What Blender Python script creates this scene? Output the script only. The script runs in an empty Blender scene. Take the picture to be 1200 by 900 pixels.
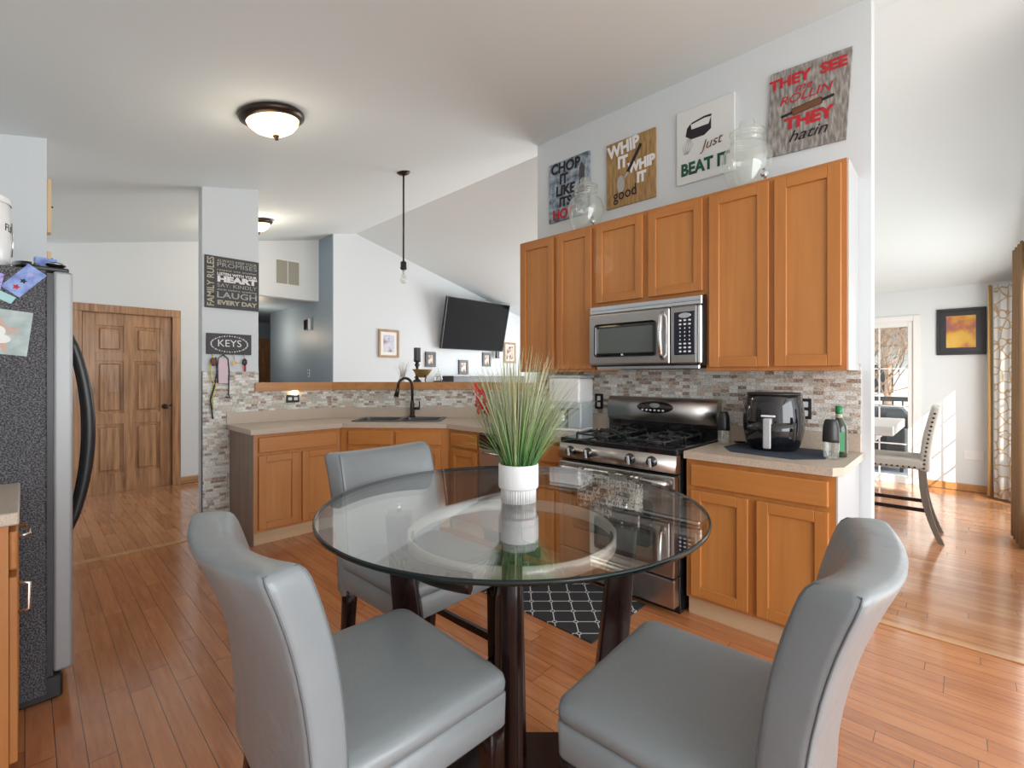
import bpy, bmesh, math, random
from mathutils import Vector, Matrix
from mathutils.geometry import tessellate_polygon
random.seed(7)
PI = math.pi
S = bpy.context.scene
C = S.collection

# ---------------------------------------------------------------- camera, world, lights
TH = math.radians(43.93)
cam = bpy.data.objects.new('camera', bpy.data.cameras.new('camera'))
C.objects.link(cam); S.camera = cam
cam.location = (0, 0, 1.335)
cam.rotation_euler = (PI/2, 0, TH - PI/2)
cam.data.sensor_fit = 'HORIZONTAL'; cam.data.sensor_width = 36
cam.data.lens = 36*550/1200
cam.data.shift_y = -10/1200
cam.data.clip_start = 0.02; cam.data.clip_end = 200

w = bpy.data.worlds.new('sky'); S.world = w; w.use_nodes = True
w.node_tree.nodes['Background'].inputs[0].default_value = (0.86, 0.93, 1.0, 1)
w.node_tree.nodes['Background'].inputs[1].default_value = 2.0
S.view_settings.view_transform = 'Standard'; S.view_settings.look = 'None'
S.view_settings.exposure = 0.42; S.view_settings.gamma = 1.0
S.view_settings.use_curve_mapping = False

def light(name, kind, loc, energy, color=(1, 1, 1), aim=None, size=None, size_y=None, radius=None, angle=None):
    l = bpy.data.lights.new(name, kind); l.energy = energy; l.color = color
    if kind == 'AREA':
        l.shape = 'RECTANGLE'; l.size = size; l.size_y = size_y or size
    if radius is not None: l.shadow_soft_size = radius
    if angle is not None: l.angle = angle
    o = bpy.data.objects.new(name, l); C.objects.link(o); o.location = loc
    if aim is not None:
        o.rotation_euler = Vector(aim).to_track_quat('-Z', 'Y').to_euler()
    return o
light('sun', 'SUN', (0, -10, 8), 6.0, (1, .93, .82), aim=(1.14, 1.0, -1.18), angle=0.009)
# added fill lights behind the photographer and in the living room; dining window daylight
light('fill_rear', 'AREA', (1.2, -2.75, 1.5), 78, (.96, .98, 1), aim=(0.15, 1, 0.02), size=3.4, size_y=2.0)  # added fill; windows on this side are only assumed
light('daylight_dining_window', 'AREA', (5.7, -.42, 1.2), 48, (1, .98, .95), aim=(0, 1, 0), size=2.2, size_y=1.7)
light('fill_living', 'AREA', (7.45, 4.0, 1.4), 100, (.97, .98, 1), aim=(-1, .1, .1), size=2.6, size_y=1.8)  # added fill for the living room, its source is out of view

# ---------------------------------------------------------------- materials
def mat(name, col, rough=.5, metal=0, spec=.5, coat=0, emis=None, es=0, bump=None, trans=0):
    m = bpy.data.materials.new(name); m.use_nodes = True
    nt = m.node_tree; b = nt.nodes['Principled BSDF']
    b.inputs['Base Color'].default_value = (*col, 1)
    b.inputs['Roughness'].default_value = rough; b.inputs['Metallic'].default_value = metal
    b.inputs['Specular IOR Level'].default_value = spec; b.inputs['Coat Weight'].default_value = coat
    b.inputs['Transmission Weight'].default_value = trans
    if emis:
        b.inputs['Emission Color'].default_value = (*emis, 1); b.inputs['Emission Strength'].default_value = es
    if bump:
        sc, st, det = bump
        tc = nt.nodes.new('ShaderNodeTexCoord'); n = nt.nodes.new('ShaderNodeTexNoise')
        n.inputs['Scale'].default_value = sc; n.inputs['Detail'].default_value = det
        bp = nt.nodes.new('ShaderNodeBump'); bp.inputs['Strength'].default_value = st; bp.inputs['Distance'].default_value = .01
        nt.links.new(tc.outputs['Object'], n.inputs['Vector']); nt.links.new(n.outputs['Fac'], bp.inputs['Height'])
        nt.links.new(bp.outputs['Normal'], b.inputs['Normal'])
    return m
class NT:
    def __init__(s, m): s.nt = m.node_tree; s.b = s.nt.nodes['Principled BSDF']
    def n(s, t, **k):
        x = s.nt.nodes.new(t)
        for a, v in k.items(): setattr(x, a, v)
        return x
    def l(s, a, b): s.nt.links.new(a, b)
    def m(s, op, a, b=None, c=None):
        x = s.n('ShaderNodeMath', operation=op)
        for i, v in enumerate((a, b, c)):
            if v is None: continue
            if isinstance(v, (int, float)): x.inputs[i].default_value = v
            else: s.l(v, x.inputs[i])
        return x.outputs[0]
    def coords(s, kind='Object'):
        tc = s.n('ShaderNodeTexCoord'); sp = s.n('ShaderNodeSeparateXYZ'); s.l(tc.outputs[kind], sp.inputs[0])
        return tc.outputs[kind], sp.outputs
    def comb(s, x, y, z=0):
        c = s.n('ShaderNodeCombineXYZ')
        for i, v in enumerate((x, y, z)):
            if isinstance(v, (int, float)): c.inputs[i].default_value = v
            else: s.l(v, c.inputs[i])
        return c.outputs[0]
    def ramp(s, fac, stops, interp='LINEAR'):
        r = s.n('ShaderNodeValToRGB'); r.color_ramp.interpolation = interp
        el = r.color_ramp.elements
        while len(el) > len(stops): el.remove(el[-1])
        while len(el) < len(stops): el.new(1)
        for e, (p, c) in zip(el, stops): e.position = p; e.color = (*c, 1)
        s.l(fac, r.inputs[0]); return r.outputs[0]
    def noise(s, vec, scale, detail=3, rough=.5):
        n = s.n('ShaderNodeTexNoise'); s.l(vec, n.inputs['Vector'])
        n.inputs['Scale'].default_value = scale; n.inputs['Detail'].default_value = detail; n.inputs['Roughness'].default_value = rough
        return n.outputs['Fac']
    def white(s, vec):
        n = s.n('ShaderNodeTexWhiteNoise', noise_dimensions='3D'); s.l(vec, n.inputs['Vector']); return n.outputs['Value']
    def mix(s, fac, a, b, blend='MIX'):
        x = s.n('ShaderNodeMix', data_type='RGBA', blend_type=blend)
        for i, v in ((0, fac), (6, a), (7, b)):
            if isinstance(v, (int, float)): x.inputs[i].default_value = v
            elif isinstance(v, tuple): x.inputs[i].default_value = (*v, 1)
            else: s.l(v, x.inputs[i])
        return x.outputs[2]
    def bump(s, h, strength=.3, dist=.01):
        b = s.n('ShaderNodeBump'); b.inputs['Strength'].default_value = strength; b.inputs['Distance'].default_value = dist
        s.l(h, b.inputs['Height']); s.l(b.outputs[0], s.b.inputs['Normal'])
    def cells(s, u, v, bw, bh, gap, rnd=True):
        """rows of height bh, bricks bw long; returns random per brick, joint mask (1 in joint), brick id vector"""
        vr = s.m('DIVIDE', v, bh); row = s.m('FLOOR', vr)
        off = s.white(s.comb(row, 3.3, 1.7)) if rnd else s.m('MULTIPLY', s.m('MODULO', row, 2), .5)
        ur = s.m('ADD', s.m('DIVIDE', u, bw), off); col = s.m('FLOOR', ur)
        fu = s.m('FRACT', ur); fv = s.m('FRACT', vr)
        du = s.m('MULTIPLY', s.m('MINIMUM', fu, s.m('SUBTRACT', 1, fu)), bw)
        dv = s.m('MULTIPLY', s.m('MINIMUM', fv, s.m('SUBTRACT', 1, fv)), bh)
        joint = s.m('LESS_THAN', s.m('MINIMUM', du, dv), gap)
        return s.white(s.comb(row, col, .5)), joint, s.comb(col, row, 0)

def wood(name, dark, light_, axis=2, rough=.35, scale=1.0, coat=.15, contrast=1.0):
    m = mat(name, light_, rough, coat=coat); t = NT(m)
    vec, xyz = t.coords()
    k = [14*scale, 14*scale, 14*scale]; k[axis] = .9*scale
    v = t.comb(*[t.m('MULTIPLY', xyz[i], k[i]) for i in range(3)])
    n = t.noise(v, 1.6, 6, .62)
    n2 = t.noise(vec, 1.3, 2)
    f = t.m('ADD', t.m('MULTIPLY', n, .75), t.m('MULTIPLY', n2, .25))
    col = t.ramp(f, [(.5-.2/contrast, dark), (.5+.16/contrast, light_)])
    t.l(col, t.b.inputs['Base Color'])
    return m
def thin_glass(name, tint=(.96, .985, .975), rough=.0, f0=.04, haze=None):
    m = bpy.data.materials.new(name); m.use_nodes = True; nt = m.node_tree; nt.nodes.clear()
    N = nt.nodes.new; L = nt.links.new
    out = N('ShaderNodeOutputMaterial'); g = N('ShaderNodeNewGeometry'); d = N('ShaderNodeVectorMath'); d.operation = 'DOT_PRODUCT'
    L(g.outputs['Normal'], d.inputs[0]); L(g.outputs['Incoming'], d.inputs[1])
    def M(op, a, b=None):
        x = N('ShaderNodeMath'); x.operation = op
        for i, v in enumerate((a, b)):
            if v is None: continue
            if isinstance(v, (int, float)): x.inputs[i].default_value = v
            else: L(v, x.inputs[i])
        return x.outputs[0]
    c = M('ABSOLUTE', d.outputs['Value']); f = M('POWER', M('SUBTRACT', 1, c), 5)
    f = M('ADD', M('MULTIPLY', f, 1-f0), f0)
    tr = N('ShaderNodeBsdfTransparent'); tr.inputs[0].default_value = (*tint, 1)
    gl = N('ShaderNodeBsdfGlossy'); gl.inputs['Roughness'].default_value = rough; gl.inputs[0].default_value = (1, 1, 1, 1)
    base = tr.outputs[0]
    if haze:
        df = N('ShaderNodeBsdfDiffuse'); df.inputs[0].default_value = (*haze[1], 1)
        mh = N('ShaderNodeMixShader'); mh.inputs[0].default_value = haze[0]; L(tr.outputs[0], mh.inputs[1]); L(df.outputs[0], mh.inputs[2]); base = mh.outputs[0]
    mx = N('ShaderNodeMixShader'); L(f, mx.inputs[0]); L(base, mx.inputs[1]); L(gl.outputs[0], mx.inputs[2]); L(mx.outputs[0], out.inputs[0])
    return m

M = {}
M['wall'] = mat('wall_paint', (.69, .735, .765), .7, bump=(90, .05, 2))
M['wall_warm'] = mat('warm_wall_paint', (.70, .735, .75), .7)
M['ceiling'] = mat('ceiling_paint', (.71, .785, .805), .8)
M['blue'] = mat('blue_grey_paint', (.26, .335, .41), .5)
M['cab_white'] = mat('white_side_panel', (.50, .52, .53), .5)
M['white'] = mat('white_paint', (.80, .80, .79), .45)
M['cab'] = wood('honey_maple', (.42, .150, .034), (.56, .228, .058), 2, .38, contrast=.8)
M['cab_h'] = wood('honey_maple_horizontal', (.42, .150, .034), (.56, .228, .058), 0, .38, contrast=.8)
M['cab_panel'] = wood('honey_maple_panel', (.45, .172, .042), (.585, .25, .068), 2, .38, contrast=.8)
M['cab_end'] = wood('shaded_cabinet_end', (.20, .125, .085), (.33, .22, .155), 2, .5)  # maple end in shade, the shade put into a darker grey-brown colour
M['toe'] = wood('pale_toe_board', (.55, .35, .20), (.66, .45, .27), 0, .55)
M['oak'] = wood('golden_oak', (.20, .09, .036), (.50, .275, .135), 2, .42, scale=1.3, contrast=1.3)
M['oak_h'] = wood('golden_oak_across', (.20, .09, .036), (.50, .275, .135), 0, .42, scale=1.3, contrast=1.3)
M['ledge'] = wood('ledge_oak', (.42, .18, .06), (.58, .29, .105), 0, .4)
M['dark_wood'] = wood('espresso_wood', (.006, .003, .003), (.026, .010, .008), 2, .22, coat=0); M['dark_wood'].node_tree.nodes['Principled BSDF'].inputs['Specular IOR Level'].default_value = .3
M['grey_wood'] = wood('weathered_wood', (.10, .085, .07), (.22, .19, .16), 2, .5)
M['table_grey'] = wood('pale_grey_tabletop', (.55, .54, .52), (.72, .71, .69), 1, .3)
M['lam'] = mat('sand_laminate', (.47, .37, .315), .32)
t = NT(M['lam']); v, _ = t.coords(); t.l(t.ramp(t.noise(v, 240, 3), [(.35, (.47, .375, .30)), (.65, (.63, .53, .43))]), t.b.inputs['Base Color'])
M['steel'] = mat('brushed_steel', (.50, .475, .455), .28, 1)
M['steel2'] = mat('bright_steel', (.72, .73, .74), .2, 1)
t = NT(M['steel']); v, x = t.coords(); t.bump(t.noise(t.comb(t.m('MULTIPLY', x[0], 3), t.m('MULTIPLY', x[1], 3), t.m('MULTIPLY', x[2], 300)), 1, 2), .04)
M['fridge_door'] = mat('silver_door', (.34, .345, .35), .42, .3)
M['chrome'] = mat('chrome', (.85, .86, .88), .08, 1)
M['black'] = mat('black_plastic', (.018, .018, .02), .35)
M['gloss_black'] = mat('gloss_black', (.010, .010, .012), .08, coat=.5)
M['iron'] = mat('cast_iron', (.02, .02, .022), .45, bump=(300, .2, 2))
M['bronze'] = mat('oiled_bronze', (.045, .032, .025), .3, .7)
M['sink'] = mat('charcoal_composite', (.075, .078, .085), .35)
M['leather'] = mat('grey_leather', (.235, .257, .270), .33, spec=.55, bump=(6, .9, 6))
M['leather_back'] = mat('grey_leather_rear', (.22, .24, .26), .4, bump=(7, .1, 4))
M['seam'] = mat('seam_thread', (.13, .14, .15), .7)
M['linen'] = mat('grey_linen', (.50, .47, .42), .85, bump=(400, .3, 2))
M['nail'] = mat('nailhead', (.07, .055, .045), .3, .9)
M['ceramic'] = mat('white_ceramic', (.82, .82, .82), .35)
M['paper'] = mat('white_paper', (.85, .85, .83), .6)
M['plastic_white'] = mat('white_plastic', (.80, .81, .82), .25)
M['plastic_grey'] = mat('blue_grey_plastic', (.42, .48, .50), .3)
M['glass'] = thin_glass('clear_glass')
M['tabletop'] = thin_glass('table_glass', (.95, .975, .965), f0=.16)
M['jar_glass'] = thin_glass('jar_glass', (.95, .97, .95), f0=.08, haze=(.16, (.8, .83, .78)), rough=.02)
M['glass_edge'] = mat('table_glass_edge', (.006, .012, .011), .2, spec=.4)
M['ring'] = mat('brushed_ring', (.62, .59, .56), .3, .3)
M['tv'] = mat('tv_screen', (.003, .003, .004), .07, spec=.03)
M['bulb'] = mat('lamp_glass', (1, .86, .62), .4, emis=(1, .72, .36), es=2.6)
M['night'] = mat('night_light', (1, .9, .7), .4, emis=(1, .8, .5), es=14)
M['red'] = mat('red_petals', (.55, .015, .02), .5)
M['green_dark'] = mat('green_leaf', (.06, .12, .05), .6)
M['navy'] = mat('navy_cloth', (.035, .05, .075), .9, bump=(200, .2, 2))
M['pink'] = mat('pink_vinyl', (.75, .58, .66), .5)
M['yellow'] = mat('yellow_green_cord', (.65, .68, .06), .6)
M['cord'] = mat('dark_cord', (.03, .028, .04), .6)
M['tan_curtain'] = mat('tan_curtain', (.50, .30, .12), .85)
M['brown_curtain'] = mat('brown_curtain', (.22, .125, .055), .85)
M['slate'] = mat('slate_board', (.075, .075, .08), .7)
M['bottle'] = mat('dark_green_bottle', (.015, .03, .012), .08, coat=.4)
M['green_cap'] = mat('green_foil', (.02, .22, .08), .35)
M['txt_black'] = mat('black_lettering', (.02, .015, .02), .7)
M['txt_red'] = mat('red_lettering', (.50, .02, .03), .7)
M['txt_white'] = mat('white_lettering', (.85, .84, .86), .7)
M['txt_green'] = mat('dark_green_lettering', (.01, .09, .05), .7)
M['txt_cream'] = mat('cream_lettering', (.50, .48, .36), .7)
M['txt_grey'] = mat('grey_lettering', (.42, .42, .42), .7)
M['brown'] = mat('brown_paint', (.16, .065, .03), .6)
M['straw'] = mat('dried_grass', (.36, .30, .22), .8)
M['gold'] = mat('gilt', (.42, .30, .12), .4, .6)
M['vent'] = mat('vent_beige', (.36, .35, .30), .6)

# fridge side: black orange-peel enamel
M['fridge_side'] = mat('pebbled_black_enamel', (.03, .03, .035), .33, spec=.6)
t = NT(M['fridge_side']); v, _ = t.coords(); t.bump(t.noise(v, 190, 2), .9, .006)
t.l(t.ramp(t.noise(v, 190, 2), [(.42, (.012, .012, .015)), (.62, (.16, .16, .18))]), t.b.inputs['Base Color'])

# planks
def planks(name, dark, mid, light_, rough=.17, pw=.0765):
    m = mat(name, mid, rough, coat=.5, spec=.5); t = NT(m); m.node_tree.nodes['Principled BSDF'].inputs['Coat Roughness'].default_value = .12
    v, x = t.coords()
    r, j, idv = t.cells(x[1], x[0], .9, pw, .0011)
    gv = t.comb(t.m('ADD', t.m('MULTIPLY', x[0], 26), t.m('MULTIPLY', r, 40)), t.m('MULTIPLY', x[1], 2.2), t.m('MULTIPLY', r, 9))
    g = t.noise(gv, 1.7, 6, .65)
    f = t.m('ADD', t.m('MULTIPLY', g, .6), t.m('MULTIPLY', r, .17))
    col = t.ramp(f, [(.22, dark), (.40, mid), (.62, light_)])
    t.l(t.mix(j, col, (.045, .016, .007)), t.b.inputs['Base Color'])
    t.bump(t.m('SUBTRACT', t.m('MULTIPLY', g, .12), j), .12, .002)
    t.l(t.m('ADD', t.m('MULTIPLY', g, .12), rough-.04), t.b.inputs['Roughness'])
    return m
M['floor'] = planks('red_oak_planks', (.34, .118, .045), (.48, .182, .068), (.58, .25, .105))
M['floor2'] = planks('golden_oak_planks', (.34, .135, .055), (.47, .215, .10), (.58, .29, .145), rough=.14)
M['floor_trim'] = wood('floor_trim_oak', (.40, .20, .09), (.58, .33, .17), 1, .25)

# mosaic tile: local x along the wall, z up
m = M['tile'] = mat('stone_and_glass_mosaic', (.6, .58, .52), .3); t = NT(m); v, x = t.coords()
r, j, idv = t.cells(x[0], x[2], .052, .0235, .0012)
col = t.ramp(r, [(0, (.72, .71, .65)), (.22, (.56, .53, .45)), (.40, (.80, .80, .76)), (.58, (.31, .20, .145)), (.68, (.56, .44, .34)), (.78, (.40, .41, .38)), (.86, (.78, .78, .74)), (.96, (.22, .14, .10))], 'CONSTANT')
nz = t.noise(v, 170, 3)
col = t.mix(t.m('MULTIPLY', t.m('ABSOLUTE', t.m('SUBTRACT', nz, .5)), 3.2), col, t.ramp(nz, [(.46, (.20, .15, .12)), (.54, (.92, .92, .89))]))
t.l(t.mix(j, col, (.58, .57, .53)), t.b.inputs['Base Color']); t.bump(t.m('SUBTRACT', t.m('MULTIPLY', nz, .5), j), .35, .003)
t.l(t.m('ADD', t.m('MULTIPLY', r, .3), .15), t.b.inputs['Roughness'])

# trellis rug
m = M['rug'] = mat('trellis_rug', (.02, .02, .022), .9); t = NT(m); v, x = t.coords()
cs = .115
a = t.m('DIVIDE', t.m('ADD', t.m('MULTIPLY', x[0], .694), t.m('MULTIPLY', x[1], -.72)), cs)
b = t.m('DIVIDE', t.m('ADD', t.m('MULTIPLY', x[0], .72), t.m('MULTIPLY', x[1], .694)), cs)
def pp(q):
    f = t.m('FRACT', q); return t.m('MINIMUM', f, t.m('SUBTRACT', 1, f))
pa, pb = pp(a), pp(b); mx = t.m('MAXIMUM', pa, pb)
line = t.m('LESS_THAN', t.m('MINIMUM', pa, pb), .024)
sq = t.m('MULTIPLY', t.m('LESS_THAN', mx, .10), t.m('GREATER_THAN', mx, .065))
inner = t.m('LESS_THAN', mx, .065)
msk = t.m('MAXIMUM', t.m('MULTIPLY', line, t.m('SUBTRACT', 1, inner)), sq)
t.l(t.mix(msk, (.022, .022, .025), (.62, .62, .60)), t.b.inputs['Base Color'])

# newsprint towel
m = M['towel'] = mat('newsprint_towel', (.7, .68, .6), .9); t = NT(m); v, x = t.coords()
r, j, idv = t.cells(x[0], x[2], .05, .03, .0018)
r2, j2, id2 = t.cells(x[2], x[0], .012, .006, .0009)
vv = t.n('ShaderNodeTexVoronoi'); vv.inputs['Scale'].default_value = 190; t.l(v, vv.inputs['Vector'])
ink = t.m('MULTIPLY', t.m('GREATER_THAN', t.m('ADD', r2, t.m('MULTIPLY', r, .5)), .78), t.m('SUBTRACT', 1, j))
ink = t.m('MAXIMUM', ink, t.m('MULTIPLY', t.m('GREATER_THAN', r, .86), t.m('GREATER_THAN', vv.outputs['Distance'], .35)))
t.l(t.mix(ink, (.86, .84, .76), (.05, .045, .04)), t.b.inputs['Base Color'])

# sheer patterned curtain
m = M['sheer'] = mat('sheer_patterned_curtain', (.8, .78, .74), .9); t = NT(m); v, x = t.coords()
vo = t.n('ShaderNodeTexVoronoi', feature='DISTANCE_TO_EDGE'); vo.inputs['Scale'].default_value = 9; t.l(v, vo.inputs['Vector'])
t.l(t.mix(t.m('LESS_THAN', vo.outputs['Distance'], .05), (.82, .81, .79), (.62, .46, .28)), t.b.inputs['Base Color'])
t.b.inputs['Subsurface Weight'].default_value = 0
tl = t.n('ShaderNodeBsdfTranslucent'); t.l(t.b.inputs['Base Color'].links[0].from_socket, tl.inputs[0])
mxs = t.n('ShaderNodeMixShader'); mxs.inputs[0].default_value = .55; t.l(t.b.outputs[0], mxs.inputs[1]); t.l(tl.outputs[0], mxs.inputs[2])
t.l(mxs.outputs[0], t.nt.nodes['Material Output'].inputs[0])

def blotch(name, stops, scale, stretch=(1, 1, 1), rough=.7, det=4):
    m = mat(name, stops[0][1], rough); t = NT(m); v, x = t.coords()
    vv = t.comb(*[t.m('MULTIPLY', x[i], stretch[i]) for i in range(3)])
    t.l(t.ramp(t.noise(vv, scale, det), stops), t.b.inputs['Base Color']); return m
M['sign_blue'] = blotch('mottled_blue_board', [(.35, (.09, .12, .16)), (.5, (.26, .33, .40)), (.68, (.50, .56, .62))], 22, (1, 1, 1))
M['sign_gold'] = blotch('golden_brown_board', [(.35, (.27, .15, .05)), (.6, (.45, .28, .12))], 10, (6, 1, 1))
M['sign_grey'] = blotch('grey_board', [(.36, (.17, .155, .145)), (.5, (.27, .25, .235)), (.66, (.42, .40, .38))], 16, (5, 1, 1))
M['sign_white'] = mat('white_board', (.74, .76, .76), .6)
M['foliage'] = None
M['art_sunset'] = blotch('abstract_gold_print', [(.36, (.10, .12, .2)), (.46, (.45, .14, .07)), (.54, (.66, .38, .05)), (.72, (.75, .5, .12))], 3.2, (1, 1, 1), .3)
M['art_blue'] = blotch('blue_print', [(.35, (.30, .14, .08)), (.5, (.55, .62, .78)), (.65, (.75, .68, .60))], 9, (1, 1, 1), .4)
M['art_dark'] = blotch('dark_photo_print', [(.38, (.06, .06, .07)), (.5, (.55, .40, .30)), (.64, (.75, .74, .70))], 14, (1, 1, 1), .4)
M['card_blue'] = blotch('blue_card', [(.35, (.16, .22, .55)), (.6, (.33, .45, .80))], 25)
M['card_teal'] = mat('teal_card', (.35, .62, .65), .4)
M['card_purple'] = blotch('purple_card', [(.4, (.22, .16, .55)), (.6, (.55, .5, .82))], 40)
M['skin'] = mat('printed_skin', (.60, .40, .32), .5)
M['photo_sky'] = blotch('photo_background', [(.4, (.36, .46, .46)), (.6, (.55, .62, .60))], 12)
M['frame_wood'] = wood('picture_frame_wood', (.30, .17, .08), (.48, .31, .17), 2, .4)
M['pine'] = wood('pale_pine', (.60, .38, .18), (.76, .55, .32), 2, .5)
M['frame_black'] = mat('black_frame', (.025, .025, .03), .35)
M['bark'] = mat('bark', (.30, .19, .13), .9)
M['siding'] = mat('pale_siding', (.62, .64, .68), .8)
M['ground'] = mat('winter_lawn', (.34, .33, .26), .95)
M['deck'] = mat('deck_boards', (.42, .44, .48), .7)

# ---------------------------------------------------------------- mesh helpers
class MB:
    def __init__(s): s.bm = bmesh.new()
    def _xf(s, vs, M_): bmesh.ops.transform(s.bm, matrix=M_, verts=vs) if M_ is not None else None
    def box(s, x0, x1, y0, y1, z0, z1, bev=0, seg=1, xf=None, mi=0):
        r = bmesh.ops.create_cube(s.bm, size=1); vs = r['verts']
        bmesh.ops.transform(s.bm, matrix=Matrix.Translation(((x0+x1)/2, (y0+y1)/2, (z0+z1)/2)) @ Matrix.Diagonal((abs(x1-x0), abs(y1-y0), abs(z1-z0), 1)), verts=vs)
        fs = list({f for v in vs for f in v.link_faces})
        for f in fs: f.material_index = mi
        if bev:
            es = list({e for v in vs for e in v.link_edges})
            q = bmesh.ops.bevel(s.bm, geom=es, offset=bev, segments=seg, affect='EDGES', profile=.5)
            vs = list({v for f in q['faces'] for v in f.verts} | {v for v in vs if v.is_valid})
            for f in {f for v in vs for f in v.link_faces}: f.material_index = mi
        s._xf(vs, xf); return vs
    def cyl(s, p0, p1, r0, r1=None, n=20, cap=True, mi=0):
        p0, p1 = Vector(p0), Vector(p1); r1 = r0 if r1 is None else r1
        return s.tube([p0, p1], [r0, r1], n, cap, mi)
    def tube(s, pts, rad, n=10, cap=True, mi=0, flat=1.0):
        pts = [Vector(p) for p in pts]
        if not isinstance(rad, (list, tuple)): rad = [rad]*len(pts)
        rings = []; up = None
        for i, p in enumerate(pts):
            d = (pts[min(i+1, len(pts)-1)] - pts[max(i-1, 0)])
            if d.length < 1e-9: d = Vector((0, 0, 1))
            d.normalize()
            if up is None:
                up = Vector((0, 0, 1)) if abs(d.z) < .9 else Vector((1, 0, 0))
            sx = up.cross(d)
            if sx.length < 1e-6: sx = Vector((1, 0, 0)).cross(d)
            sx.normalize(); sy = d.cross(sx).normalized(); up = sy
            rings.append([s.bm.verts.new(p + sx*math.cos(2*PI*k/n)*rad[i] + sy*math.sin(2*PI*k/n)*rad[i]*flat) for k in range(n)])
        return s.skin(rings, True, cap, mi)
    def skin(s, rings, closed=True, cap=True, mi=0):
        n = len(rings[0])
        for a, b in zip(rings, rings[1:]):
            for k in range(n if closed else n-1):
                try:
                    f = s.bm.faces.new((a[k], a[(k+1) % n], b[(k+1) % n], b[k])); f.material_index = mi; f.smooth = True
                except ValueError: pass
        if cap and closed:
            for rg in (rings[0][::-1], rings[-1]):
                try: f = s.bm.faces.new(rg); f.material_index = mi
                except ValueError: pass
        return rings
    def loft(s, loops, cap=True, mi=0):
        return s.skin([[s.bm.verts.new(p) for p in lp] for lp in loops], True, cap, mi)
    def lathe(s, prof, c=(0, 0, 0), n=32, cap=True, mi=0, xf=None, ripple=None):
        rings = []
        for r, z in prof:
            rg = []
            for k in range(n):
                a = 2*PI*k/n; rr = r*(1 + (ripple(a, z) if ripple else 0))
                p = Vector((rr*math.cos(a), rr*math.sin(a), z))
                if xf is not None: p = xf @ p
                rg.append(s.bm.verts.new(p + Vector(c)))
            rings.append(rg)
        return s.skin(rings, True, cap, mi)
    def prism(s, poly, z0, z1, holes=(), mi=0, xf=None):
        loops = [poly] + list(holes); flat = [p for lp in loops for p in lp]
        tris = tessellate_polygon([[Vector((p[0], p[1], 0)) for p in lp] for lp in loops])
        T = lambda x, y, z: (xf @ Vector((x, y, z))) if xf is not None else Vector((x, y, z))
        zt = z1 if callable(z1) else (lambda x, y: z1)
        zb = z0 if callable(z0) else (lambda x, y: z0)
        top = [s.bm.verts.new(T(p[0], p[1], zt(p[0], p[1]))) for p in flat]
        bot = [s.bm.verts.new(T(p[0], p[1], zb(p[0], p[1]))) for p in flat]
        for a, b, c in tris:
            for q in ((top[a], top[b], top[c]), (bot[c], bot[b], bot[a])):
                try: s.bm.faces.new(q).material_index = mi
                except ValueError: pass
        o = 0
        for lp in loops:
            k = len(lp)
            for i in range(k):
                a, b = o+i, o+(i+1) % k
                try: s.bm.faces.new((bot[a], bot[b], top[b], top[a])).material_index = mi
                except ValueError: pass
            o += k
    def poly(s, pts, mi=0):
        f = s.bm.faces.new([s.bm.verts.new(p) for p in pts]); f.material_index = mi; return f
    def sphere(s, c, r, n=16, sc=(1, 1, 1), mi=0):
        q = bmesh.ops.create_uvsphere(s.bm, u_segments=n, v_segments=max(6, n//2), radius=r)
        bmesh.ops.transform(s.bm, matrix=Matrix.Translation(c) @ Matrix.Diagonal((*sc, 1)), verts=q['verts'])
        for f in {f for v in q['verts'] for f in v.link_faces}: f.smooth = True; f.material_index = mi

def obj(name, mb, ms, parent=None, w=False, normals=True, smooth=None):
    bm = mb.bm
    if normals: bmesh.ops.recalc_face_normals(bm, faces=bm.faces)
    if w and parent is not None:
        r = parent; off = Vector((0, 0, 0))
        while r is not None: off += r.location; r = r.parent
        bmesh.ops.translate(bm, vec=-off, verts=bm.verts)
    me = bpy.data.meshes.new(name); bm.to_mesh(me); bm.free()
    for m_ in (ms if isinstance(ms, (list, tuple)) else [ms]): me.materials.append(m_)
    if smooth is not None:
        for p in me.polygons: p.use_smooth = smooth
    o = bpy.data.objects.new(name, me); C.objects.link(o); o.parent = parent
    return o
def tag(o, label, cat, group=None):
    o['label'] = label; o['category'] = cat
    if group: o['group'] = group
    return o
def thing(name, label, cat, loc=(0, 0, 0), rotz=0, group=None):
    o = bpy.data.objects.new(name, None); C.objects.link(o); o.location = loc; o.rotation_euler = (0, 0, rotz)
    o.empty_display_size = .1
    return tag(o, label, cat, group)
def struct(name, mb, ms, w=False):
    o = obj(name, mb, ms); o['kind'] = 'structure'; return o
def bx(*a, **k):
    b = MB(); b.box(*a, **k); return b
def dup(root, loc, rotz, label, group=None):
    r = root.copy(); C.objects.link(r); r.location = loc; r.rotation_euler = (0, 0, rotz); r['label'] = label
    if group: r['group'] = group
    def rec(a, b):
        for ch in list(a.children):
            c = ch.copy(); C.objects.link(c); c.parent = b; rec(ch, c)
    rec(root, r); return r
FW = (math.cos(TH), math.sin(TH)); RT = (math.sin(TH), -math.cos(TH))
def FL(d, lat, z=0):
    """point given by distance ahead of, and sideways from, the spot the photographer stands on"""
    return Vector((FW[0]*d+RT[0]*lat, FW[1]*d+RT[1]*lat, z))
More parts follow.
